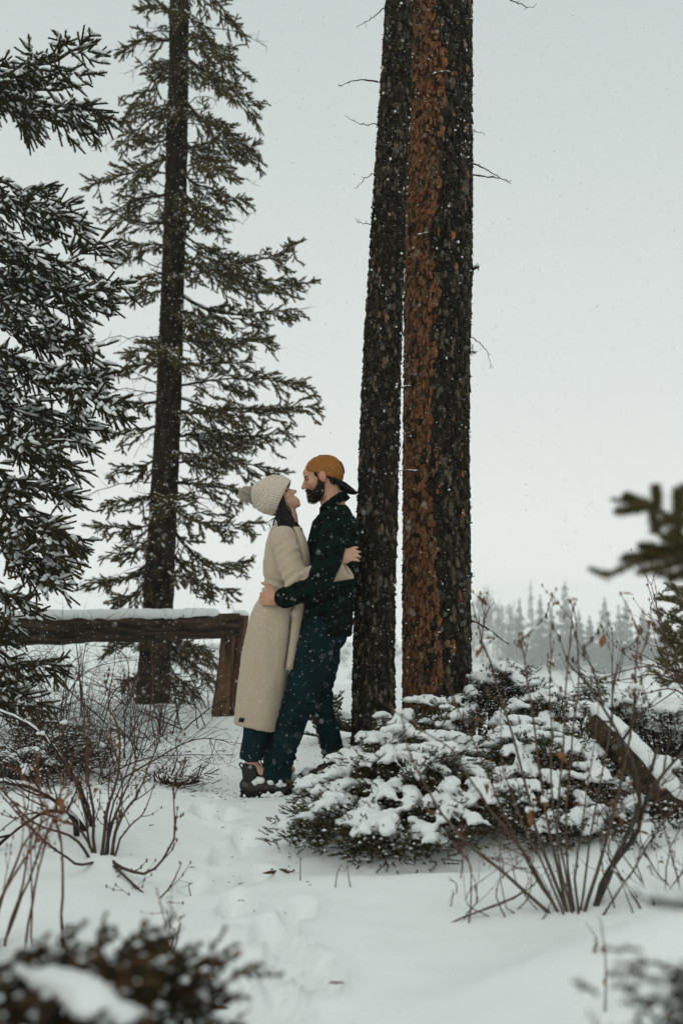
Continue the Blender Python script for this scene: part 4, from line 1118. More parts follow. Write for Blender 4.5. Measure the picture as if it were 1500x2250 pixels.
for k, (px, y0, y1) in enumerate(stems_px):
    q = on_ground(px, y0); rr2 = np.random.default_rng(500 + k)
    b = Buf(); t = P(px + rr2.uniform(-14, 14), y1, q[1] + rr2.uniform(-.02, .02))
    p = smooth_path([q - [0, 0, .02], (q + t) / 2 + rr2.normal(0, .008, 3), t], 8)
    add_tube(b, p, np.linspace(.0022, .001, 8), 5, 0, (.07, .038, .024))
    for _ in range(2):
        kk = rr2.integers(3, 8); sticks(b, [p[kk]], [p[kk] + rr2.normal(0, .018, 3)], .0012, .0006, 0, np.array([[.08, .04, .025]]))
    o = b.build('dry_stem', M_WOOD)
    # origin at the foot
    o.data.transform(Matrix.Translation(-Vector(q))); o.location = Vector(q)
    tag(o, STEM_LABELS[k], 'stem', 'dry stems poking through the snow')
    if 7 <= k <= 10:
        lb = Buf()
        for zz in (.35, .7):
            c = q * (1 - zz) + t * zz; 
            ellipsoid(lb, c + [.003, 0, -.004], (.0035, .003, .008), nu=7, nv=5)
        lo = lb.build('seed_head', M_LEAF, o)
# fallen bits on the snow
for k, (px, py, L, ang, lab) in enumerate([(610, 1918, .11, .2, 'brown bark sliver lying on the path below the juniper'), (370, 2192, .045, .5, 'short brown twig on the snow at the bottom of the path'), (740, 2163, .04, .0, 'small brown chip on the snow at bottom centre'), (455, 2215, .11, -.1, 'brown leaf litter patch half buried at the bottom edge')]):
    q = on_ground(px, py); b = Buf(); rr2 = np.random.default_rng(600 + k)
    d = np.array([math.cos(ang), math.sin(ang), 0]) * L / 2
    p = smooth_path([q - d, q + [0, .004, .006], q + d], 9); p[:, 2] = ground_z(p[:, 0], p[:, 1]) + .004 + rr2.uniform(0, .004, 9)
    add_tube(b, p, np.array([.3, .8, 1, .9, 1, .7, .9, .6, .2]) * (.011 if k in (0, 3) else .005), 7, 0, (.07, .042, .024), cap=True)
    V0 = b.V[0]; V0[:, 2] = q[2] + (V0[:, 2] - q[2]) * .5
    if k in (0, 3):
        for _ in range(9): 
            c = p[rr2.integers(0, 9)] + rr2.normal(0, .012, 3) * [1, 1, .2]; ellipsoid(b, c, (rr2.uniform(.004, .012), .005, .003), nu=6, nv=4, col=(.06, .04, .02))
    o = b.build('fallen_twig', M_WOOD); o.data.transform(Matrix.Translation(-Vector(q))); o.location = Vector(q); tag(o, lab, 'twig')
# fine litter: needles and bark crumbs on the trodden snow
b = Buf(); rr2 = np.random.default_rng(9)
for (px, py, sx_, sy_, n) in [(430, 1690, 60, 25, 150), (470, 1640, 40, 14, 120), (560, 1735, 50, 8, 120), (400, 1640, 40, 14, 120), (455, 1742, 24, 6, 60), (500, 1660, 16, 6, 50), (120, 1700, 110, 45, 800), (250, 1640, 90, 40, 500), (480, 1900, 60, 90, 16), (640, 1980, 120, 110, 10), (690, 1640, 40, 30, 40)]:
    for _ in range(n):
        x, y = rr2.normal(px, sx_), rr2.normal(py, sy_)
        if y < 1600 or y > 2240: continue
        q = on_ground(x, y) if n < 100 else None
        if q is None:
            d = P(x, y, 1.0) - [0, 0, CH]; s = CH / -d[2]; q = np.array([0, 0, CH]) + d * s; q[2] = gz(q[0], q[1])
        a = rr2.uniform(0, 6.28); L = rr2.uniform(.006, .022); d = np.array([math.cos(a), math.sin(a), rr2.uniform(-.1, .35)]) * L
        sticks(b, [q + [0, 0, .001]], [q + d], rr2.uniform(.0012, .003), .0008, 0, np.array([[.055, .036, .02]]) * rr2.uniform(.5, 1.4))
tag(b.build('forest_litter', M_WOOD), 'scattered brown needles and bark crumbs on the trodden snow', 'litter', kind='stuff')

# ------------------------------------------------------------------ near spruce boughs at the right, out of focus
rngN = np.random.default_rng(21)
q = np.array([.80, 1.58]); ys = thing('young_spruce', 'blurred young spruce boughs hanging in at the right edge', 'tree', (q[0], q[1], gz(q[0], q[1])))
b = Buf(); tp = smooth_path([[q[0], q[1], gz(*q) - .05], [q[0] + .01, q[1], .8], [q[0] - .01, q[1] + .02, 1.7]], 20); add_tube(b, tp, np.linspace(.018, .005, 20), 10, 0, (.05, .035, .025)); b.build('trunk', M_WOOD, ys)
Yn = 1.55
for pts in [[(1800, 1150, Yn), (1560, 1140, Yn), (1480, 1140, Yn), (1425, 1112, Yn), (1345, 1097, Yn)], [(1800, 1260, Yn), (1600, 1230, Yn), (1480, 1225, Yn - .03), (1390, 1240, Yn), (1335, 1262, Yn), (1295, 1250, Yn)], [(1800, 1250, Yn), (1560, 1215, Yn + .05), (1450, 1215, Yn + .05), (1370, 1222, Yn + .05)], [(1800, 1300, Yn), (1600, 1275, Yn), (1510, 1268, Yn), (1440, 1262, Yn)], [(1490, 1190, Yn), (1488, 1140, Yn), (1482, 1075, Yn)], [(1440, 1120, Yn), (1441, 1095, Yn), (1440, 1070, Yn)], [(1432, 1120, Yn), (1437, 1150, Yn), (1440, 1165, Yn)], [(1435, 1114, Yn - .02), (1395, 1118, Yn - .02), (1352, 1124, Yn - .02)], [(1570, 1180, Yn), (1520, 1190, Yn), (1470, 1165, Yn)], [(1470, 1225, Yn), (1420, 1222, Yn - .03), (1365, 1230, Yn - .04)], [(1480, 1225, Yn), (1440, 1205, Yn), (1405, 1200, Yn)], [(1510, 1230, Yn), (1460, 1245, Yn - .03), (1400, 1258, Yn - .03)], [(1520, 1225, Yn), (1490, 1195, Yn - .02), (1452, 1178, Yn - .02)], [(1530, 1235, Yn), (1500, 1215, Yn + .02), (1455, 1200, Yn + .03)], [(1540, 1240, Yn), (1510, 1250, Yn + .03), (1470, 1275, Yn + .03)], [(1430, 1112, Yn), (1400, 1100, Yn + .02), (1372, 1090, Yn + .02)], [(1500, 1130, Yn), (1495, 1100, Yn), (1500, 1068, Yn)], [(1445, 1150, Yn), (1470, 1145, Yn), (1500, 1150, Yn)]]:
    w = Buf(); p = smooth_path([P(*a) for a in pts], 26); add_tube(w, p, np.linspace(.005, .002, 26), 5, 0, (.05, .035, .025))
    start = 5 if pts[0][0] > 1700 else 0
    dd = np.diff(p, axis=0); L = np.linalg.norm(dd, axis=1)
    green = np.array([.125, .115, .045]); w_end = len(dd)
    for a_ in range(start, w_end):
        tp_ = .35 + .65 * min(1, (w_end - a_) / 6) * (.75 + .25 * math.sin(a_ * 1.7))
        needles(w, p[a_:a_ + 1], dd[a_:a_ + 1], L[a_:a_ + 1] * 1.1, 30, .0185 * tp_, .0022, rngN, green, 1, alpha=(30, 65))
        needles(w, p[a_:a_ + 1], dd[a_:a_ + 1], L[a_:a_ + 1] * 1.1, 16, .016 * tp_, .0022, rngN, np.array([.12, .085, .036]), 1, alpha=(20, 60))
    w.build('branch', [M_WOOD, M_NEEDLE], ys, smooth=False)
for pts in [[(1820, 1960, 1.15), (1600, 1965, 1.13), (1480, 1968, 1.12), (1400, 1962, 1.12)], [(1820, 1975, 1.13), (1600, 1990, 1.1), (1500, 1985, 1.1), (1440, 1978, 1.1)]]:
    w = Buf(); p = smooth_path([P(*a) for a in pts], 18); add_tube(w, p, np.linspace(.005, .002, 18), 5, 0, (.05, .04, .03))
    dd = np.diff(p, axis=0); L = np.linalg.norm(dd, axis=1); needles(w, p[4:-1], dd[4:], L[4:], 50, .012, .002, rngN, np.array([.045, .045, .030]), 1)
    o = w.build('branch', [M_WOOD, M_NEEDLE], ys, smooth=False)
    s = Buf(); ridges(s, p[5:-2:2], p[6:-1:2] - p[5:-2:2], .03, .007, .006, rngN, lift=.004); s.build('snow', M_CAP, o)

# small snowy spruce seedling behind the man's leg, yellowish pine at the right
rngQ = np.random.default_rng(31)
q = P(700, 1590, 7.0); q[2] = gz(q[0], q[1])
sd = thing('spruce_seedling', 'small snowy spruce seedling behind the man\'s legs', 'tree', q)
for e in [(742, 1548, 6.9), (738, 1570, 6.8), (728, 1530, 7.1), (715, 1525, 7.0), (690, 1535, 7.0), (735, 1595, 6.9)]:
    spruce_limb(sd, [q, (q + P(*e)) / 2 + [0, 0, .03], P(*e)], rngQ, r0=.006, width=.3, dens=1.2, twig=.07, nlen=.014, nwid=.005, per=18, green=(.05, .055, .028), snow=.6, droop=.2, bare=0, snow_w=.010)
q = P(1560, 1620, 9.0); q[2] = gz(q[0], q[1])
yp = thing('young_pine', 'yellowish green young pine standing at the right edge', 'tree', q)
b = Buf(); add_tube(b, smooth_path([q - [0, 0, .05], q + [0, 0, 1.4]], 10), np.linspace(.04, .01, 10), 8, 0, (.06, .045, .03)); b.build('trunk', M_WOOD, yp)
for e in [(1450, 1330, 8.8), (1470, 1300, 9.0), (1448, 1380, 8.7), (1455, 1425, 8.9), (1470, 1460, 8.6), (1500, 1310, 9.2), (1480, 1400, 9.1), (1450, 1480, 8.9), (1520, 1340, 8.7), (1460, 1350, 9.2), (1490, 1440, 8.6)]:
    z0 = P(1560, e[1] + 40, 9.0)
    spruce_limb(yp, [z0, (z0 + P(*e)) / 2, P(*e)], rngQ, r0=.010, width=.6, dens=1.2, twig=.09, nlen=.035, nwid=.006, per=24, green=(.13, .115, .045), snow=.35, droop=.2, bare=0, up=.5)

# ------------------------------------------------------------------ far bank in the snowfall
rngD = np.random.default_rng(44)
def far_conifer(px, ptop, pbase, wpx, Y, label, dens=1.0):
    base = P(px, pbase, Y); top = P(px, ptop, Y); base[2] = min(base[2], gz(base[0], base[1]) + .3); H = top[2] - base[2]; w = wpx * Y / FPX
    root = thing('far_conifer', label, 'tree', base, 'conifers on the far bank')
    b = Buf(); add_tube(b, smooth_path([base - [0, 0, .5], top], 12), np.linspace(w * .07, .04, 12), 7, 0, (.03, .025, .02)); b.build('trunk', M_WOOD, root)
    c = Buf(); n = int(420 * dens)
    t = rngD.random(n) ** 1.15; az = rngD.random(n) * 6.283
    rad = w * ((1 - t) ** .9 + .03) * rngD.uniform(.55, 1.05, n) * (.82 + .25 * np.sin(t * 45 + px))
    A = base + np.stack([0 * t, 0 * t, H * (.03 + .97 * t)], -1)
    D = np.stack([np.cos(az), np.sin(az), -.30 + .45 * t], -1)
    gcol = np.array([.15, .16, .147])  # snow-dusted tone, paled further in the colour to stand in for haze
    sticks(c, A, A + D * rad[:, None], .10, .04, 0, np.tile(gcol, (n, 1)))
    for k in range(6):
        f = rngD.uniform(.2, 1, n)[:, None]; a = A + D * rad[:, None] * f; d2 = nrm(D + rngD.normal(0, .5, (n, 3)))
        sz = (.25 * rad + .02 * w)[:, None]
        s = nrm(np.cross(d2, rngD.normal(size=(n, 3)))) * sz * .5
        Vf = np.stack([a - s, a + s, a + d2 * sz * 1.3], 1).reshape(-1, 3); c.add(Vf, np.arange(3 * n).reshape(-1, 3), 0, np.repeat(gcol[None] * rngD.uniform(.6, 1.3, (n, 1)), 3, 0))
    c.build('crown', M_NEEDLE, root, smooth=False)
for a in [(1167, 1272, 1435, 24, 405, 'slender pointed conifer, tallest spire left of centre on the far bank'), (1243, 1276, 1435, 42, 408, 'broad pointed conifer, tallest on the far bank behind the red twigs'), (1188, 1304, 1435, 30, 415, 'shorter conifer close right of the slender far spire'), (1330, 1312, 1440, 44, 402, 'rounded far conifer left of a twin pair'), (1360, 1328, 1440, 30, 410, 'left one of the twin far conifers'), (1376, 1318, 1440, 32, 412, 'right one of the twin far conifers'), (1414, 1336, 1440, 36, 420, 'pale far conifer next to the yellowish pine'), (1142, 1312, 1438, 26, 420, 'small far conifer among the leafless trees'), (1272, 1338, 1440, 28, 418, 'small far conifer right of the broad tallest one'), (1212, 1330, 1438, 28, 425, 'small far conifer between the two tall spires'), (1296, 1352, 1440, 26, 420, 'stubby far conifer left of the rounded one'), (1450, 1330, 1440, 26, 415, 'far conifer half hidden by the yellowish pine')]:
    far_conifer(*a)
ORD = ['first', 'second', 'third', 'fourth', 'fifth', 'sixth', 'seventh', 'eighth', 'ninth', 'tenth']
for k in range(10):
    px = 1040 + k * 10.5 + rngD.uniform(-2, 2); Y = rngD.uniform(404, 430)
    base = P(px, 1438, Y); base[2] = gz(base[0], base[1]); H = rngD.uniform(17, 25)
    root = thing('far_leafless_tree', ORD[k] + ' leafless tree to the right of the thick trunk in the hazy far stand', 'tree', base, 'leafless trees on the far bank')
    b = Buf(); lean = rngD.normal(0, .8); top = base + [lean, 0, H]
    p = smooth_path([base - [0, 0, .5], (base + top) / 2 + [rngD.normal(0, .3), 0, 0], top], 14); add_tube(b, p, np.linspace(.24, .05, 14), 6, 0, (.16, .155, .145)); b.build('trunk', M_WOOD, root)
    c = Buf(); A = []; Bq = []
    for _ in range(70):
        i0 = rngD.integers(3, 13); d = nrm([rngD.normal(0, .6), rngD.normal(0, .6), rngD.uniform(.7, 1.6)]); l = rngD.uniform(1.5, 6.0); e = p[i0] + d * l
        A.append(p[i0]); Bq.append(e)
        for _ in range(4): s = rngD.uniform(.3, .95); A.append(p[i0] + d * l * s); Bq.append(p[i0] + d * l * s + nrm(d + rngD.normal(0, .5, 3)) * rngD.uniform(.8, 2.4))
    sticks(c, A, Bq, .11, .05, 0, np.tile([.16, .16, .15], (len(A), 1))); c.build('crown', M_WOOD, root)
b = Buf()
for k in range(450):
    px = rngD.uniform(300, 1600); Y = rngD.uniform(392, 440); q = P(px, 1440, Y); q[2] = gz(q[0], q[1])
    n = 14; h = rngD.uniform(1.2, 3.6); A = q + rngD.normal(0, .8, (n, 3)) * [1, .6, 0]; Bq = A + np.stack([rngD.normal(0, .5, n), rngD.normal(0, .4, n), h * rngD.uniform(.6, 1.1, n)], -1)
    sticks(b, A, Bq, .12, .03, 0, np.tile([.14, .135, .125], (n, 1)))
tag(b.build('far_brush', M_WOOD), 'hazy low brush covering the far bank', 'brush', kind='stuff')

# ------------------------------------------------------------------ people
YC = 5.28
def Q(px, py, dy=0.0): return P(px, py, YC + dy)
UP = np.array([0, 0, 1.0])

def head_prims(buf, O, f, u, s=1.0, male=True):
    l = np.cross(u, f)
    R = np.stack([f, l, u], 1)
    def W(x, y, z): return O + (f * x + l * y + u * z) * s
    def E(x, y, z, rx, ry, rz): ellipsoid(buf, W(x, y, z), np.array([rx, ry, rz]) * s, R, 20, 14)
    E(-.014 if male else -.004, 0, .145 if male else .136, .098 if male else .086, .076 if male else .068, .084 if male else .072)
    E(.040, 0, .095, .052, .060, .085)
    E(.036, 0, .046, .050, .050 if male else .044, .036)
    E(.066, 0, .020, .021 if male else .018, .024, .017)
    E(.076, 0, .128, .017, .048, .013)
    E(.074, 0, .150, .018, .045, .025)
    for y in (-1, 1):
        E(.058, y * .040, .090, .026, .022, .020)
        if male:
            E(.000, y * .078, .104, .020, .010, .033); E(-.005, y * .086, .110, .017, .006, .026)
        else: E(.000, y * .066, .104, .016, .008, .026)
        E(.082, y * .012, .076, .014, .009, .008)
    chain(buf, [W(.086, 0, .118), W(.098, 0, .098), W(.106, 0, .082)], np.array([.0085, .0095, .012]) * s, 10)
    E(.109, 0, .079, .0115, .012, .010)
    lx_ = 0 if male else -.005
    E(.090 + lx_, 0, .053, .0105, .021, .0065); E(.087 + lx_, 0, .043, .0100, .018, .0065)
    E(.082, 0, .030, .010, .018, .010)
    E(.072, 0, .048, .021, .028, .030)
    return W

def local(V, O, f, u, s):
    l = np.cross(u, f); d = (V - O) / s
    return np.stack([d @ f, d @ l, d @ u], 1)

def face_colour(V, O, f, u, s, male):
    q = local(V, O, f, u, s); ay = np.abs(q[:, 1])
    base = np.array([.50, .265, .165]) if male else np.array([.56, .325, .215])
    c = np.tile(base, (len(V), 1))
    def paint(mask_, col, k=1.0):
        m = np.clip(mask_, 0, 1)[:, None] * k
        c[:] = c * (1 - m) + np.array(col) * m
    g = lambda x, y, z, rx, ry, rz: np.clip(1.6 - 1.6 * (((q[:, 0] - x) / rx) ** 2 + ((ay - y) / ry) ** 2 + ((q[:, 2] - z) / rz) ** 2), 0, 1)
    paint(g(.055, .045, .085, .03, .03, .022), [.58, .25, .17], .55)                 # cheek
    paint(g(.108, 0, .078, .016, .016, .014), [.56, .25, .17], .5)                   # nose tip
    paint(g(.0, .08, .104, .03, .02, .036), [.52, .22, .15], .6)                     # ear
    paint(g(.093, .0, .049, .014, .022, .009), [.36, .12, .10], .8)                  # lips
    paint(g(.076, .032, .111, .018, .020, .0075), [.03, .02, .016], .95)             # lashes and lowered lid
    paint(g(.080, .032, .128, .022, .026, .0065), [.035, .022, .016], .95)           # brow
    paint(g(.100, .010, .0705, .009, .005, .004), [.14, .05, .04], .8)               # nostril
    if male:
        jz = np.clip((.074 + .35 * np.clip(.04 - q[:, 0], 0, .05) - q[:, 2]) / .018, 0, 1) * np.clip((q[:, 2] + .03) / .02, 0, 1) * np.clip((q[:, 0] - .002) / .012, 0, 1)
        paint(jz * (.75 + .25 * noise3(q, 220, 3, 1)), [.07, .038, .024], .85)
    return c, q

def hand(buf, wrist, knuck, fw, fd, curl, thumb_dir, s=1.0, spread=.25, fl=1.0):
    """wrist -> knuckle centre; fw: across the palm (index side +); fd: finger direction; curl: bend towards"""
    wrist = np.asarray(wrist); knuck = np.asarray(knuck); fw = nrm(fw); fd = nrm(fd); curl = nrm(curl)
    pd = nrm(knuck - wrist)
    nrmv = nrm(np.cross(pd, fw))
    R = np.stack([pd, fw, nrmv], 1); c = (wrist + knuck) / 2; hl = np.linalg.norm(knuck - wrist)
    ellipsoid(buf, c + pd * hl * .05, (hl * .62, .040 * s, .0155 * s), R, 18, 12)
    for k in range(4): ellipsoid(buf, knuck + fw * (.027 - .018 * k) * s - pd * .012, (.018 * s, .0105 * s, .0115 * s), R, 10, 8)
    lens = np.array([.070, .079, .073, .058]) * s * fl
    for k in range(4):
        p0 = knuck + fw * (.028 - .0188 * k) * s
        d0 = nrm(fd + fw * (1.2 - .8 * k) * spread * .5)
        p1 = p0 + d0 * lens[k] * .45; d1 = nrm(d0 + curl * .45); p2 = p1 + d1 * lens[k] * .32; d2 = nrm(d1 + curl * .45); p3 = p2 + d2 * lens[k] * .25
        chain(buf, [p0 - d0 * .02, p0, p1, p2, p3], np.array([.0095, .0092, .0086, .0078, .0066]) * s, 10, 22)
    t0 = wrist + pd * hl * .30 + fw * .026 * s; td = nrm(thumb_dir)
    t1 = t0 + nrm(td * .7 + pd * .6) * .034 * s; t2 = t1 + nrm(td * .6 + pd * .5) * .030 * s; t3 = t2 + nrm(td * .4 + pd * .7) * .024 * s
    chain(buf, [t0 - td * .012, t0, t1, t2, t3], np.array([.014, .0135, .0115, .0095, .0075]) * s, 10, 22)
    chain(buf, [wrist - pd * .05, wrist, wrist + pd * .02], np.array([.026, .0255, .026]) * s, 14)

def folds(V, N, amp, scale, seed, stretch=(1, 1, 1)):
    n = noise3(V * np.array(stretch), scale, seed, 3)
    return V + N * (amp * n)[:, None]

# ---- the man
am = math.radians(14)
fM = np.array([-math.cos(am), 0, -math.sin(am)]); uM = np.array([-math.sin(am), 0, math.cos(am)]); sM = 1.0
OM = Q(685, 1101) - fM * .080
fM = nrm(fM + np.array([0, -.06, 0])); uM = nrm(uM - fM * np.dot(uM, fM))
man = thing('person', 'man in backward mustard cap and dark plaid shirt leaning against the pine', 'person', (Q(600, 1730)[0], YC, gz(Q(600, 1730)[0], YC)))
shN = Q(742, 1150, -.175); shF = Q(738, 1150, .175)
elN = Q(694, 1288, -.300); wrN = Q(617, 1314, -.215)
elF = Q(670, 1285, .300); wrF = Q(652, 1290, .20)
hipN = Q(702, 1385, -.085); hipF = Q(712, 1385, .085)
knN = Q(656, 1545, -.105); anN = Q(606, 1690, -.055)
knF = Q(703, 1528, .10); anF = Q(731, 1650, .13)
body = Buf()
WM = head_prims(body, OM, fM, uM, sM, True)
neckB = Q(737, 1128)
chain(body, [WM(-.012, 0, .075), WM(-.020, 0, .03), neckB], [.060, .059, .068], 18)
loft(body, [Q(735, 1122), Q(736, 1145), Q(733, 1190), Q(722, 1260), Q(712, 1330), Q(706, 1385)], [1, 0, 0], [0, 1, 0], [.05, .09, .105, .10, .105, .11], [.08, .16, .165, .145, .15, .15])
chain(body, [shN, elN, wrN], [.050, .040, .027]); chain(body, [shF, elF, wrF], [.050, .040, .027])
chain(body, [hipN, knN, anN], [.080, .055, .038]); chain(body, [hipF, knF, anF], [.075, .040, .030])
for a_, dd_ in ((anN, (-1, -.35)), (anF, (-1, -.2))):
    zf_ = gz(a_[0], a_[1]); h_ = nrm(np.array([dd_[0], dd_[1], 0.0]))
    chain(body, [a_, np.array([a_[0], a_[1], zf_ + .075]), np.array([a_[0], a_[1], zf_ + .055]) + h_ * .05, np.array([a_[0], a_[1], zf_ + .042]) + h_ * .12], [.030, .030, .026, .018])
# near hand spread on her waist, back of the hand to the camera
hand(body, Q(611, 1315, -.212), Q(587, 1315, -.190), UP + np.array([-.08, 0, 0]), np.array([-.80, .55, -.03]), np.array([.15, 1.0, -.05]), np.array([-.25, .0, 1.0]), 1.0, .05, fl=.78)
hand(body, wrF, wrF + [-.05, -.05, 0], UP, np.array([-.5, -.8, 0]), np.array([0, -1, 0]), UP, 1.0)
V, F, N = remesh(body, .0062, 2, .3)
col, qh = face_colour(V, OM, fM, uM, sM, True)
b = Buf(); b.add(V, F, 0, col); b.build('body', M_SKIN, man)
# beard: grown over jaw, chin, upper lip and up to the ear
def shell(buf_parts, voxel, sm): 
    bb_ = Buf()
    for fn in buf_parts: fn(bb_)
    return remesh(bb_, voxel, sm)
RM = np.stack([fM, np.cross(uM, fM), uM], 1)
bd = Buf()
ellipsoid(bd, WM(.040, 0, .032), (.057, .056, .036), RM, 20, 14); ellipsoid(bd, WM(.070, 0, .012), (.030, .033, .026), RM, 18, 12); ellipsoid(bd, WM(.058, 0, .026), (.040, .046, .030), RM, 18, 12)
for y in (-1, 1):
    chain(bd, [WM(.030, y * .050, .040), WM(.016, y * .062, .066), WM(.010, y * .0655, .098), WM(.012, y * .0655, .118)], [.024, .017, .012, .010], 10)
    chain(bd, [WM(.092, y * .004, .0625), WM(.084, y * .022, .056), WM(.076, y * .031, .040)], [.0065, .0085, .012], 10)
V, F, N = remesh(bd, .0036, 2)
V = V + N * (.0040 * noise3(V, 130, 4, 2))[:, None]
b = Buf(); b.add(V, F); rb3 = np.random.default_rng(77); pk = rb3.choice(len(V), 2600); dn = nrm(N[pk] + np.array([0, 0, -.7]) + rb3.normal(0, .35, (2600, 3))); sticks(b, V[pk] - N[pk] * .002, V[pk] + dn * rb3.uniform(.004, .011, (2600, 1)), .0009, .0004); b.build('beard', M_BEARD, man)
# hair under the cap
hb = Buf(); ellipsoid(hb, WM(-.034, 0, .125), (.076, .0745, .055), RM, 20, 14)
for y in (-1, 1): ellipsoid(hb, WM(.026, y * .060, .130), (.014, .010, .022), RM); ellipsoid(hb, WM(-.046, y * .046, .080), (.024, .012, .034), RM)
ellipsoid(hb, WM(-.072, 0, .075), (.022, .045, .040), RM)
V, F, N = remesh(hb, .005, 2); V = V + N * (.003 * noise3(V, 120, 6, 2))[:, None]
b = Buf(); b.add(V, F); b.build('hair', M_HAIR, man)
# cap: crown cut by a plane that slopes down to the back, brim behind
cap = thing('cap', None, None, OM); cap.parent = man; cap.matrix_parent_inverse = PINV(man)
def rim_z(x): return .166 + (x - .08) * .60
nu_, nv_ = 64, 22
cb = Buf(); Vc = []
cen = np.array([-.021, 0, .130]); rad = np.array([.106, .0885, .098])
for a in range(nv_ + 1):
    for bq in range(nu_):
        ph = 2 * math.pi * bq / nu_
        # from the rim up to the button
        d = np.array([math.cos(ph), math.sin(ph)]); 
        lo, hi = -.95, math.pi / 2
        for _ in range(18):
            m_ = (lo + hi) / 2; pt = cen + rad * np.array([d[0] * math.cos(m_), d[1] * math.cos(m_), math.sin(m_)])
            if pt[2] < rim_z(pt[0]): lo = m_
            else: hi = m_
        el = hi + (math.pi / 2 - hi) * a / nv_
        ce = np.sign(math.cos(el)) * abs(math.cos(el)) ** .85
        pt = cen + rad * np.array([d[0] * ce, d[1] * ce, math.sin(el)])
        pt = cen + (pt - cen) * (1 + .010 * math.sin(ph * 3 + a * .5) * math.sin(a * .45) - .012 * (abs(math.sin(ph * 3)) < .10) * (a > 1) + (.012 if a < 1 else 0))
        Vc.append(WM(*pt))
Vc = np.array(Vc); i = np.arange(nv_)[:, None] * nu_; j = np.arange(nu_)[None, :]; j2 = (j + 1) % nu_
cb.add(Vc, np.stack([i + j, i + j2, i + nu_ + j2, i + nu_ + j], -1).reshape(-1, 4))
ellipsoid(cb, WM(-.021, 0, .229), (.008, .008, .004), RM)
crown = cb.build('crown', M_CAPC, cap)
sm_ = crown.modifiers.new('thick', 'SOLIDIFY'); sm_.thickness = .003; sm_.offset = -1
br = Buf(); Vb = []; nbu, nbv = 33, 9
for a in range(nbv):
    v = a / (nbv - 1)
    for k in range(nbu):
        u = -1 + 2 * k / (nbu - 1); ph = math.pi + u * 1.28
        x = cen[0] + rad[0] * math.cos(ph) * .985; y = rad[1] * math.sin(ph) * .985
        z = rim_z(x) - .001
        ext = .072 * math.sqrt(max(0, 1 - (u * .97) ** 2)) * v
        Vb.append(WM(x - ext * .62, y * (1 + .03 * v), z - ext * .80 - .045 * (abs(u) ** 1.5) * v * math.sqrt(max(0, 1 - (u * .97) ** 2))))
i = np.arange(nbv - 1)[:, None] * nbu; j = np.arange(nbu - 1)[None, :]
br.add(np.array(Vb), np.stack([i + j, i + j + 1, i + nbu + j + 1, i + nbu + j], -1).reshape(-1, 4))
bo = br.build('brim', M_BLACK, cap); s2 = bo.modifiers.new('thick', 'SOLIDIFY'); s2.thickness = .005; s2.offset = 0
# front badge edge now at the back of the cap
bg = Buf(); lx = cen + rad * np.array([-.93, 0, .28]); 
pts = [cen + rad * 1.012 * np.array([math.cos(math.pi + y) * math.cos(e), math.sin(math.pi + y) * math.cos(e), math.sin(e)]) for e in (-.25, .0, .25, .40) for y in (-.36, -.18, 0, .18, .36)]
bg.add(np.array([WM(*q_) for q_ in pts]), np.array([(r_ * 5 + c_, r_ * 5 + c_ + 1, r_ * 5 + c_ + 6, r_ * 5 + c_ + 5) for r_ in range(3) for c_ in range(4)]))
bgo = bg.build('badge', M_BLACK, cap); s3 = bgo.modifiers.new('thick', 'SOLIDIFY'); s3.thickness = .003; s3.offset = 1
# jeans
jb = Buf()
loft(jb, [Q(708, 1335), Q(707, 1360), Q(704, 1390), Q(700, 1415)], [1, 0, 0], [0, 1, 0], [.125, .132, .135, .115], [.165, .17, .172, .165])
chain(jb, [hipN + [0, 0, .02], hipN * .5 + knN * .5, knN, knN * .5 + anN * .5, anN + [0, 0, -.005], anN + [.006, 0, -.022]], [.112, .098, .082, .076, .074, .074], 20, 40)
chain(jb, [hipF + [0, 0, .02], hipF * .5 + knF * .5, knF, knF * .5 + anF * .5, anF + [0, 0, -.01], anF + [.006, 0, -.055]], [.110, .088, .066, .056, .058, .062], 20, 40)
ellipsoid(jb, Q(735, 1392, -.03), (.075, .14, .085))
V, F, N = remesh(jb, .009, 3)
V = folds(V, N, .014, 9, 3, (1, 1, 1.6)); V = folds(V, N, .006, 24, 5, (1, 1, 1.4))
kz = knN[2]; w_ = np.exp(-((V[:, 2] - kz) / .07) ** 2); V = V + N * (w_ * .006 * np.sin((V[:, 2] - kz) * 130 + V[:, 0] * 40))[:, None]
az_ = anN[2] + .05; w_ = np.exp(-((V[:, 2] - az_) / .05) ** 2); V = V + N * (w_ * .006 * np.sin((V[:, 2] - az_) * 190))[:, None]
b = Buf(); b.add(V, F); b.build('jeans', M_DENIM, man)
# shirt
sb_ = Buf()
loft(sb_, [Q(737, 1112), Q(737, 1128), Q(735, 1145), Q(733, 1180), Q(730, 1220), Q(722, 1280), Q(716, 1335), Q(711, 1375), Q(709, 1398)], [1, 0, 0], [0, 1, 0],
     [.058, .085, .118, .140, .144, .142, .146, .152, .150], [.075, .125, .185, .198, .192, .182, .184, .190, .188], 40, 2.3)
chain(sb_, [shN, (shN + elN) / 2 + [.01, -.02, 0], elN, (elN + wrN) / 2, wrN + [.015, 0, 0]], [.080, .070, .062, .057, .050], 20, 40)
chain(sb_, [shF, (shF + elF) / 2, elF, (elF + wrF) / 2, wrF], [.080, .070, .062, .057, .050], 20, 40)
ellipsoid(sb_, wrN + [.012, 0, 0], (.022, .050, .052))
V, F, N = remesh(sb_, .009, 3)
V = folds(V, N, .012, 8, 13); V = folds(V, N, .005, 26, 15)
b = Buf(); b.add(V, F); shirt = b.build('shirt', M_PLAID, man)
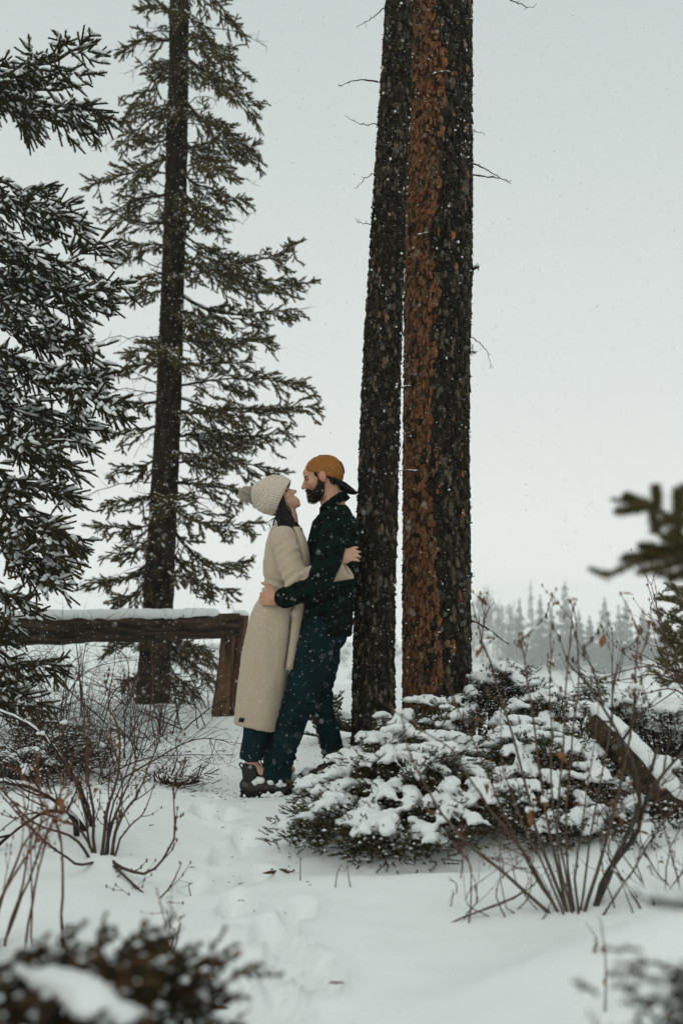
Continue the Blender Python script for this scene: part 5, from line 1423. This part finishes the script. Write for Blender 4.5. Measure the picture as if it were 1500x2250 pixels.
# collar: a standing band with folded points
cl = Buf(); ctr = Q(730, 1112); axd = nrm(WM(-.018, 0, .03) - Q(737, 1128)); e1 = nrm(np.cross([0, 1, 0], axd)); Vv = []
nq = 40
for a, (hh, rr0) in enumerate([(-.012, .074), (.018, .073), (.036, .071), (.028, .079), (-.008, .091)]):
    for k in range(nq):
        t_ = 2 * math.pi * k / nq
        drop = .016 * (1 - math.cos(t_)) if a < 3 else .016 * (1 - math.cos(t_))
        Vv.append(Q(733, 1106) + axd * (hh - .012 + .020 * math.cos(t_)) + e1 * (rr0 * math.cos(t_) * .98) + np.array([0, 1, 0]) * rr0 * math.sin(t_) * .95)
i = np.arange(4)[:, None] * nq; j = np.arange(nq)[None, :]; j2 = (j + 1) % nq
cl.add(np.array(Vv), np.stack([i + j, i + j2, i + nq + j2, i + nq + j], -1).reshape(-1, 4))
co_ = cl.build('collar', M_PLAID, shirt); s4 = co_.modifiers.new('thick', 'SOLIDIFY'); s4.thickness = .004
# boots
def boot(an, d, m, s, shaft, parent, name='boot', snowy=True, length=1.0):
    d = nrm(np.array([d[0], d[1], 0])); l = np.array([-d[1], d[0], 0]); R = np.stack([d, l, UP], 1)
    g0 = gz(an[0], an[1]); z = g0 + .012
    c = np.array([an[0], an[1], 0])
    def pt(x, y, h): return c + d * x * length + l * y + UP * (z + h)
    k = Buf()
    chain(k, [pt(-.005, 0, .09), pt(-.012, 0, .09 + shaft)], [.050 * s, .050 * s], 18)
    ellipsoid(k, pt(-.012, 0, .045), (.062 * s, .042 * s, .050), R); ellipsoid(k, pt(.075, 0, .040), (.085 * s * length, .046 * s, .040), R); ellipsoid(k, pt(.145, 0, .034), (.060 * s * length, .044 * s, .034), R); ellipsoid(k, pt(.05, 0, .07), (.055 * s, .038 * s, .035), R)
    V, F, N = remesh(k, .006, 3); b = Buf(); b.add(V, F); bt = b.build(name, m, parent)
    k = Buf(); loft(k, [pt(.065, 0, -.012), pt(.065, 0, .004), pt(.065, 0, .018)], d, l, [.140 * length, .143 * length, .140 * length], [.046 * s, .049 * s, .046 * s], 32, 2.8)
    V, F, N = remesh(k, .006, 2); b = Buf(); b.add(V, F); b.build('sole', M_BLACK, bt)
    if snowy:
        k = Buf(); rr3 = np.random.default_rng(int(abs(an[0]) * 1000))
        for _ in range(16): ellipsoid(k, pt(rr3.uniform(.04, .18), rr3.uniform(-.03, .03), rr3.uniform(.05, .075)), rr3.uniform(.010, .024, 3), nu=8, nv=6)
        for _ in range(22): ellipsoid(k, pt(rr3.uniform(-.07, .2), -.055 + rr3.uniform(-.012, .01), rr3.uniform(-.01, .022)), rr3.uniform(.008, .018, 3), nu=8, nv=6)
        V, F, N = remesh(k, .006, 2); b = Buf(); b.add(V, F); b.build('snow', M_CAP, bt)
    for q_ in range(4):
        k = Buf(); a0 = pt(.030 + .020 * q_, -.026, .100 - .012 * q_); a1 = pt(.030 + .020 * q_, .026, .100 - .012 * q_); mm = pt(.034 + .020 * q_, 0, .112 - .012 * q_)
        add_tube(k, smooth_path([a0, mm, a1], 7), .0028, 6); k.build('lace', M_BLACK, bt)
    return bt
boot(anN + [.016, 0, 0], (-1, -.30), M_BOOT2, 1.0, .05, man, length=.88)
boot(anF + [.012, 0, 0], (-1, -.2), M_BOOT2, 1.05, .05, man)

# ---- the woman
aw = math.radians(46)
fW = np.array([math.cos(aw), 0, math.sin(aw)]); uW = np.array([-math.sin(aw), 0, math.cos(aw)]); sW = .965
OW = Q(663, 1110) - fW * .080 * sW
fW = nrm(fW + np.array([0, -.05, 0])); uW = nrm(uW - fW * np.dot(uW, fW))
wom = thing('person', 'woman in long beige coat and cream bobble hat tilting her face up', 'person', (Q(553, 1722)[0], YC, gz(Q(553, 1722)[0], YC)))
wshN = Q(622, 1188, -.150); wshF = Q(628, 1188, .150)
welN = Q(652, 1284, -.215); wwrN = Q(748, 1228, -.232)
welF = Q(655, 1270, .215); wwrF = Q(740, 1215, .23)
whN = Q(600, 1375, -.075); whF = Q(606, 1375, .075)
wkN = Q(575, 1520, -.075); waN = Q(553, 1676, -.065); wkF = Q(600, 1520, .08); waF = Q(598, 1668, .09)
body = Buf()
WW = head_prims(body, OW, fW, uW, sW, False)
chain(body, [WW(-.010, 0, .08), WW(-.004, 0, .030), Q(634, 1160)], [.050, .047, .056], 18)
loft(body, [Q(632, 1155), Q(630, 1180), Q(628, 1220), Q(622, 1285), Q(608, 1340), Q(603, 1380)], [1, 0, 0], [0, 1, 0], [.05, .075, .09, .07, .095, .10], [.07, .13, .135, .105, .14, .14])
chain(body, [wshN, welN, wwrN], [.040, .034, .022]); chain(body, [wshF, welF, wwrF], [.040, .034, .022])
chain(body, [whN, wkN, waN], [.072, .048, .034]); chain(body, [whF, wkF, waF], [.072, .048, .034])
chain(body, [waN, waN + [.04, 0, -.04], waN + [.10, 0, -.055]], [.032, .03, .022]); chain(body, [waF, waF + [.04, 0, -.04], waF + [.10, 0, -.055]], [.032, .03, .022])
hand(body, Q(747, 1229, -.236), Q(768, 1219, -.212), nrm(np.array([-.25, 0, 1.0])), np.array([.88, .32, .18]), np.array([.10, .75, -.30]), np.array([-.30, -.10, 1.0]), .92, .34, fl=.95)
hand(body, wwrF, wwrF + [.06, -.02, .01], UP, np.array([.8, -.4, 0]), np.array([0, -1, 0]), UP, .9)
V, F, N = remesh(body, .0056, 2, .3)
col, qh = face_colour(V, OW, fW, uW, sW, False)
b = Buf(); b.add(V, F, 0, col); b.build('body', M_SKIN, wom)
# coat
ct = Buf()
rows = [(1148, 607, 655, .085), (1160, 598, 664, .140), (1175, 590, 668, .176), (1195, 585, 669, .186), (1225, 580, 669, .184), (1260, 578, 666, .172), (1288, 584, 660, .158), (1312, 572, 658, .172), (1340, 558, 656, .186),
        (1375, 548, 652, .196), (1420, 539, 645, .202), (1480, 530, 636, .206), (1540, 523, 625, .212), (1594, 518, 614, .216)]
C = []; rx = []; ry = []; Aax = []
for k, (y, xl, xr, dp) in enumerate(rows):
    tilt_ = np.interp(y, [1148, 1340, 1580], [2, 4, 11])
    a = Q(xl, y - tilt_); c = Q(xr, y + tilt_); C.append((a + c) / 2); rx.append(np.linalg.norm(c - a) / 2); Aax.append(nrm(c - a)); ry.append(dp)
ks = np.linspace(0, len(rows) - 1, 44); ii = np.arange(len(rows))
Ci = np.stack([np.interp(ks, ii, np.array(C)[:, d]) for d in range(3)], 1); Ai = nrm(np.stack([np.interp(ks, ii, np.array(Aax)[:, d]) for d in range(3)], 1))
loft(ct, Ci, Ai, [0, 1, 0], np.interp(ks, ii, rx), np.interp(ks, ii, ry), 48, 2.4)
chain(ct, [wshN + [0, .03, 0], wshN + [.0, .03, -.05]], [.070, .060], 20, 12)
chain(ct, [wshF, welF, (welF + wwrF) / 2, wwrF], [.078, .072, .06, .06], 20, 30)
V, F, N = remesh(ct, .0085, 4)
lowz = Q(0, 1330)[2]; upper = 1 / (1 + np.exp(-(V[:, 2] - lowz) * 22)); lower = 1 - upper
V = V + N * ((upper * .010 * noise3(V * [1, 1, 1.5], 9, 33, 3)) + lower * (.014 * noise3(V * [2.4, 2.4, .40], 4.5, 35, 2) + .004 * noise3(V * [3, 3, 1.2], 12, 36, 2)))[:, None]
wz = Q(0, 1290)[2]; w_ = np.exp(-((V[:, 2] - wz) / .045) ** 2); V = V + N * (w_ * .0065 * np.sin((V[:, 2] - wz + V[:, 0] * .35) * 150))[:, None]
b = Buf(); b.add(V, F); coat = b.build('coat', M_WOOL, wom); Vcoat = V
sl = Buf()
sA = wshN + [.002, -.012, .008]; sE = welN + [.004, -.012, .004]
chain(sl, [sA, (sA + sE) / 2 + [-.006, -.010, 0], sE], [.072, .067, .066], 20, 30)
chain(sl, [sE, (welN + wwrN) / 2 + [0, 0, -.01]], [.064, .048], 20, 16)
V, F, N = remesh(sl, .0075, 3)
V = V + N * (.008 * noise3(V * [1, 1, 1.3], 13, 61, 2))[:, None]
w_ = np.exp(-((V[:, 2] - sE[2]) / .06) ** 2) + .5 * np.exp(-((V[:, 2] - sA[2] + .06) / .04) ** 2)
V = V + N * (w_ * .0055 * np.sin((V[:, 2] * 1.0 - V[:, 0] * .8) * 120 + 2 * noise3(V, 9, 3, 1)))[:, None]
b = Buf(); b.add(V, F); b.build('sleeve', M_WOOL, coat)
V = Vcoat
# flared open cuff of the near sleeve
cf = Buf(); a0 = Q(700, 1268, -.235); a1 = Q(752, 1234, -.242); axd = nrm(a1 - a0); e1 = nrm(np.cross([0, 1, 0], axd)); e1 = e1 if e1[2] < 0 else -e1
Vv = []; nq = 36; nr = 12
for r_ in range(nr):
    t_ = r_ / (nr - 1)
    for k in range(nq):
        th_ = 2 * math.pi * k / nq; cs = math.cos(th_)
        rdn = .040 + .062 * t_ ** 1.1 if cs > 0 else .040 + .004 * t_
        rr0 = (.040 + .006 * t_) + max(0, cs) * (.056 * t_)
        Vv.append(a0 * (1 - t_) + a1 * t_ + e1 * (rr0 * cs) + np.array([0, 1, 0]) * (.040 - .006 * t_) * math.sin(th_) + axd * (.012 * t_ * math.sin(th_ * 2)))
i = np.arange(nr - 1)[:, None] * nq; j = np.arange(nq)[None, :]; j2 = (j + 1) % nq
cf.add(np.array(Vv), np.stack([i + j, i + j2, i + nq + j2, i + nq + j], -1).reshape(-1, 4))
cfo = cf.build('sleeve_cuff', M_WOOL, coat); s5 = cfo.modifiers.new('thick', 'SOLIDIFY'); s5.thickness = .004
# front lapel edge running down the coat, and the stand collar at the neck
lp_ = Buf(); pth = smooth_path([Q(652, 1160, -.12), Q(664, 1190, -.135), Q(670, 1235, -.12), Q(666, 1290, -.09), Q(655, 1345, -.11), Q(648, 1400, -.115), Q(637, 1470, -.12)], 40)
Vv = []
for k, q_ in enumerate(pth):
    w0 = .016 + .010 * math.sin(k / 39 * math.pi)
    Vv += [q_ + [-w0, -.050, 0], q_ + [0, -.058, 0], q_ + [w0 * .9, -.030, 0], q_ + [w0 * .4, 0.02, 0]]
i = np.arange(39)[:, None] * 4; j = np.arange(3)[None, :]
lp_.add(np.array(Vv), np.stack([i + j, i + j + 1, i + j + 5, i + j + 4], -1).reshape(-1, 4))
lo_ = lp_.build('lapel', M_WOOL, coat); s6 = lo_.modifiers.new('thick', 'SOLIDIFY'); s6.thickness = .006
# the little black hem tag
tg = Buf(); cs_ = []
e_ = Q(530, 1585, -.12); dd_ = (V[:, 0] - e_[0]) ** 2 + (V[:, 2] - e_[2]) ** 2 + 10 * (V[:, 1] > YC); near_ = np.argsort(dd_)[:60]
fit_ = np.linalg.lstsq(np.stack([V[near_, 0], V[near_, 2], np.ones(60)], 1), V[near_, 1], rcond=None)[0]
for (px_, py_) in [(526.5, 1577), (536, 1579), (533.5, 1593), (524, 1590)]:
    q_ = Q(px_, py_, -.12); cs_.append(P(px_, py_, q_[0] * fit_[0] + q_[2] * fit_[1] + fit_[2] - .009))
tg.add(np.array(cs_), np.array([[0, 1, 2, 3]])); to_ = tg.build('hem_tag', M_BLACK, coat); s7 = to_.modifiers.new('thick', 'SOLIDIFY'); s7.thickness = .006; s7.offset = 0
# jeans below the hem, with turned-up cuff
jb = Buf()
chain(jb, [whN, wkN, waN + [0, 0, .055]], [.085, .066, .060], 20, 40); chain(jb, [whF, wkF, waF + [0, 0, .055]], [.085, .066, .060], 20, 40)
for a in (waN, waF): loft(jb, [a + [.0, 0, .018], a + [0, 0, .022], a + [0, 0, .05], a + [0, 0, .055]], [1, 0, 0], [0, 1, 0], [.058, .064, .064, .058], [.058, .064, .064, .058], 24)
V, F, N = remesh(jb, .008, 2); V = folds(V, N, .007, 14, 41)
b = Buf(); b.add(V, F); b.build('jeans', M_DENIM2, wom)
for a, m_ in ((waN, 1), (waF, 2)):
    bt = boot(a + [.006, 0, 0], (1, -.22 * m_ + .1), M_BOOT, .95, .035, wom, length=.92)
    k = Buf(); c = a + [-.045, -.01, .010 - .03]; add_tube(k, smooth_path([c + [.012, 0, -.03], c + [-.010, 0, .0], c + [-.016, 0, .018], c + [.0, 0, .016], c + [.014, 0, -.012]], 14), .004, 6); k.build('pull_loop', M_BLACK, bt)
# beanie
bn = Buf(); ax_ = smooth_path([Q(622, 1095), Q(597, 1088), Q(570, 1086), Q(547, 1086)], 60)
tt = np.linspace(0, 1, 60); rad_ = np.interp(tt, [0, .08, .25, .42, .6, .78, .9, 1.0], [.101, .1075, .111, .104, .086, .062, .040, .018])
T_ = nrm(np.gradient(ax_, axis=0)); brimdir = nrm(Q(627, 1057) - Q(614, 1138)); nb_ = 180; Vv = []
for k in range(60):
    e1 = nrm(UP - T_[k] * np.dot(UP, T_[k])); e1 = nrm(e1 * (1 - tt[k]) + e1 * tt[k]); e2 = np.cross(T_[k], e1)
    skew = np.interp(tt[k], [0, .6, 1], [.14, .10, 0])
    for a in range(nb_):
        th_ = 2 * math.pi * a / nb_; t_ = tt[k]
        if t_ < .36: dsp = .0042 * math.cos(th_ * 45)
        else:
            z1 = math.sin(th_ * 8 + t_ * 26); z2 = math.sin(th_ * 8 - t_ * 26)
            dsp = .0060 * (max(0, 1 - abs(z1) * 2.2) + max(0, 1 - abs(z2) * 2.2)) + .0016 * math.cos(th_ * 45)
        lump = .004 * math.sin(th_ * 3 + t_ * 7)
        r0 = rad_[k] + dsp * min(1, rad_[k] / .06) + lump * (t_ > .1)
        Vv.append(ax_[k] + e1 * r0 * math.cos(th_) * .97 + e2 * r0 * math.sin(th_) * .90 - T_[k] * (skew * r0 * math.cos(th_)))
i = np.arange(59)[:, None] * nb_; j = np.arange(nb_)[None, :]; j2 = (j + 1) % nb_
bn.add(np.array(Vv), np.stack([i + j, i + j2, i + nb_ + j2, i + nb_ + j], -1).reshape(-1, 4))
bean = bn.build('beanie', M_KNIT, wom); s8 = bean.modifiers.new('thick', 'SOLIDIFY'); s8.thickness = .006; s8.offset = -1
pc = Q(542, 1086); pm = Buf(); rp = np.random.default_rng(12)
ellipsoid(pm, pc, (.039, .039, .038), nu=24, nv=16)
d = nrm(rp.normal(size=(1500, 3))); sticks(pm, pc + d * .034, pc + d * rp.uniform(.040, .045, (1500, 1)) + rp.normal(0, .002, (1500, 3)), .0035, .0022)
pm.build('pompom', M_KNIT, bean)
# long hair over the near shoulder
hr = Buf(); rh = np.random.default_rng(15)
for k in range(230):
    a = rh.uniform(-1, 1); b_ = rh.uniform(0, 1)
    p0 = WW(.038 - .085 * b_ + rh.normal(0, .006), 0, .112 - .075 * b_) + np.array([0, -.058 - .016 * rh.random() + .04 * max(0, b_ - .7), 0])
    p1 = Q(636 - 26 * b_ + rh.normal(0, 3), 1128 + rh.normal(0, 3), -.080 - .03 * rh.random()); p2 = Q(650 - 28 * b_ + rh.normal(0, 4), 1160 + rh.normal(0, 4), -.125 - .03 * rh.random())
    p3 = Q(663 - 14 * b_ + rh.normal(0, 4), 1192 + rh.normal(0, 9), -.150 - .03 * rh.random())
    p = smooth_path([p0, p1, p2, p3], 14); p[1:] += rh.normal(0, .002, (13, 3)).cumsum(0) * .5
    add_tube(hr, p, np.concatenate([np.full(11, .0042), [.003, .002, .001]]), 5, 0)
for k in range(14):   # flyaway strands at the nape
    p0 = Q(612 + rh.normal(0, 3), 1136, -.06); p = smooth_path([p0, p0 + [-.02 + rh.normal(0, .012), -.01, -.03], p0 + [rh.normal(-.01, .02), -.03, -.075]], 9); add_tube(hr, p, np.linspace(.0024, .0008, 9), 4)
hr.build('hair', M_HAIR, wom)

# ------------------------------------------------------------------ falling snow
rngK = np.random.default_rng(2)
def flakes(buf, n, x, y, z, r):
    c = np.stack([rngK.uniform(*x, n), rngK.uniform(*y, n), rngK.uniform(*z, n)], -1)
    s = np.clip(rngK.lognormal(math.log(r), .40, n), r * .45, r * 2.4)[:, None]
    o = np.array([[.9, 0, -.4], [-.5, .8, -.4], [-.5, -.8, -.4], [0, 0, 1.0]])
    V = (c[:, None, :] + o[None] * (s * rngK.uniform(.8, 1.25, (n, 3)))[:, None, :]).reshape(-1, 3)
    f = np.array([[0, 1, 3], [1, 2, 3], [2, 0, 3], [0, 2, 1]])
    buf.add(V, ((np.arange(n) * 4)[:, None, None] + f[None]).reshape(-1, 3))
b = Buf()
flakes(b, 33000, (-2.2, 2.2), (1.7, 5.6), (.05, 4.5), .0015)
flakes(b, 12000, (-4.2, 4.2), (5.6, 11.0), (.05, 6.5), .0030)
tag(b.build('falling_snow', M_FLAKE), 'snowflakes drifting down through the whole scene', 'snow', kind='stuff')

# ------------------------------------------------------------------ haze
hb = Buf()
V = np.array([(x, y, z) for x in (-580, 580) for y in (-20, 600) for z in (-30, 16)], float)
hb.add(V, np.array([(0, 1, 3, 2), (4, 6, 7, 5), (0, 4, 5, 1), (2, 3, 7, 6), (0, 2, 6, 4), (1, 5, 7, 3)]))
hm = bpy.data.materials.new('snowfall_haze'); hm.use_nodes = True
t = hm.node_tree
for n in list(t.nodes):
    if n.type == 'BSDF_PRINCIPLED': t.nodes.remove(n)
pv = t.nodes.new('ShaderNodeVolumePrincipled'); pv.inputs['Color'].default_value = (.99, 1.0, .985, 1); pv.inputs['Density'].default_value = .0011; pv.inputs['Anisotropy'].default_value = 0.0
t.links.new(pv.outputs[0], [n for n in t.nodes if n.type == 'OUTPUT_MATERIAL'][0].inputs['Volume'])
tag(hb.build('haze', hm, smooth=False), 'pale snowfall haze veiling the far bank', 'haze', kind='stuff')
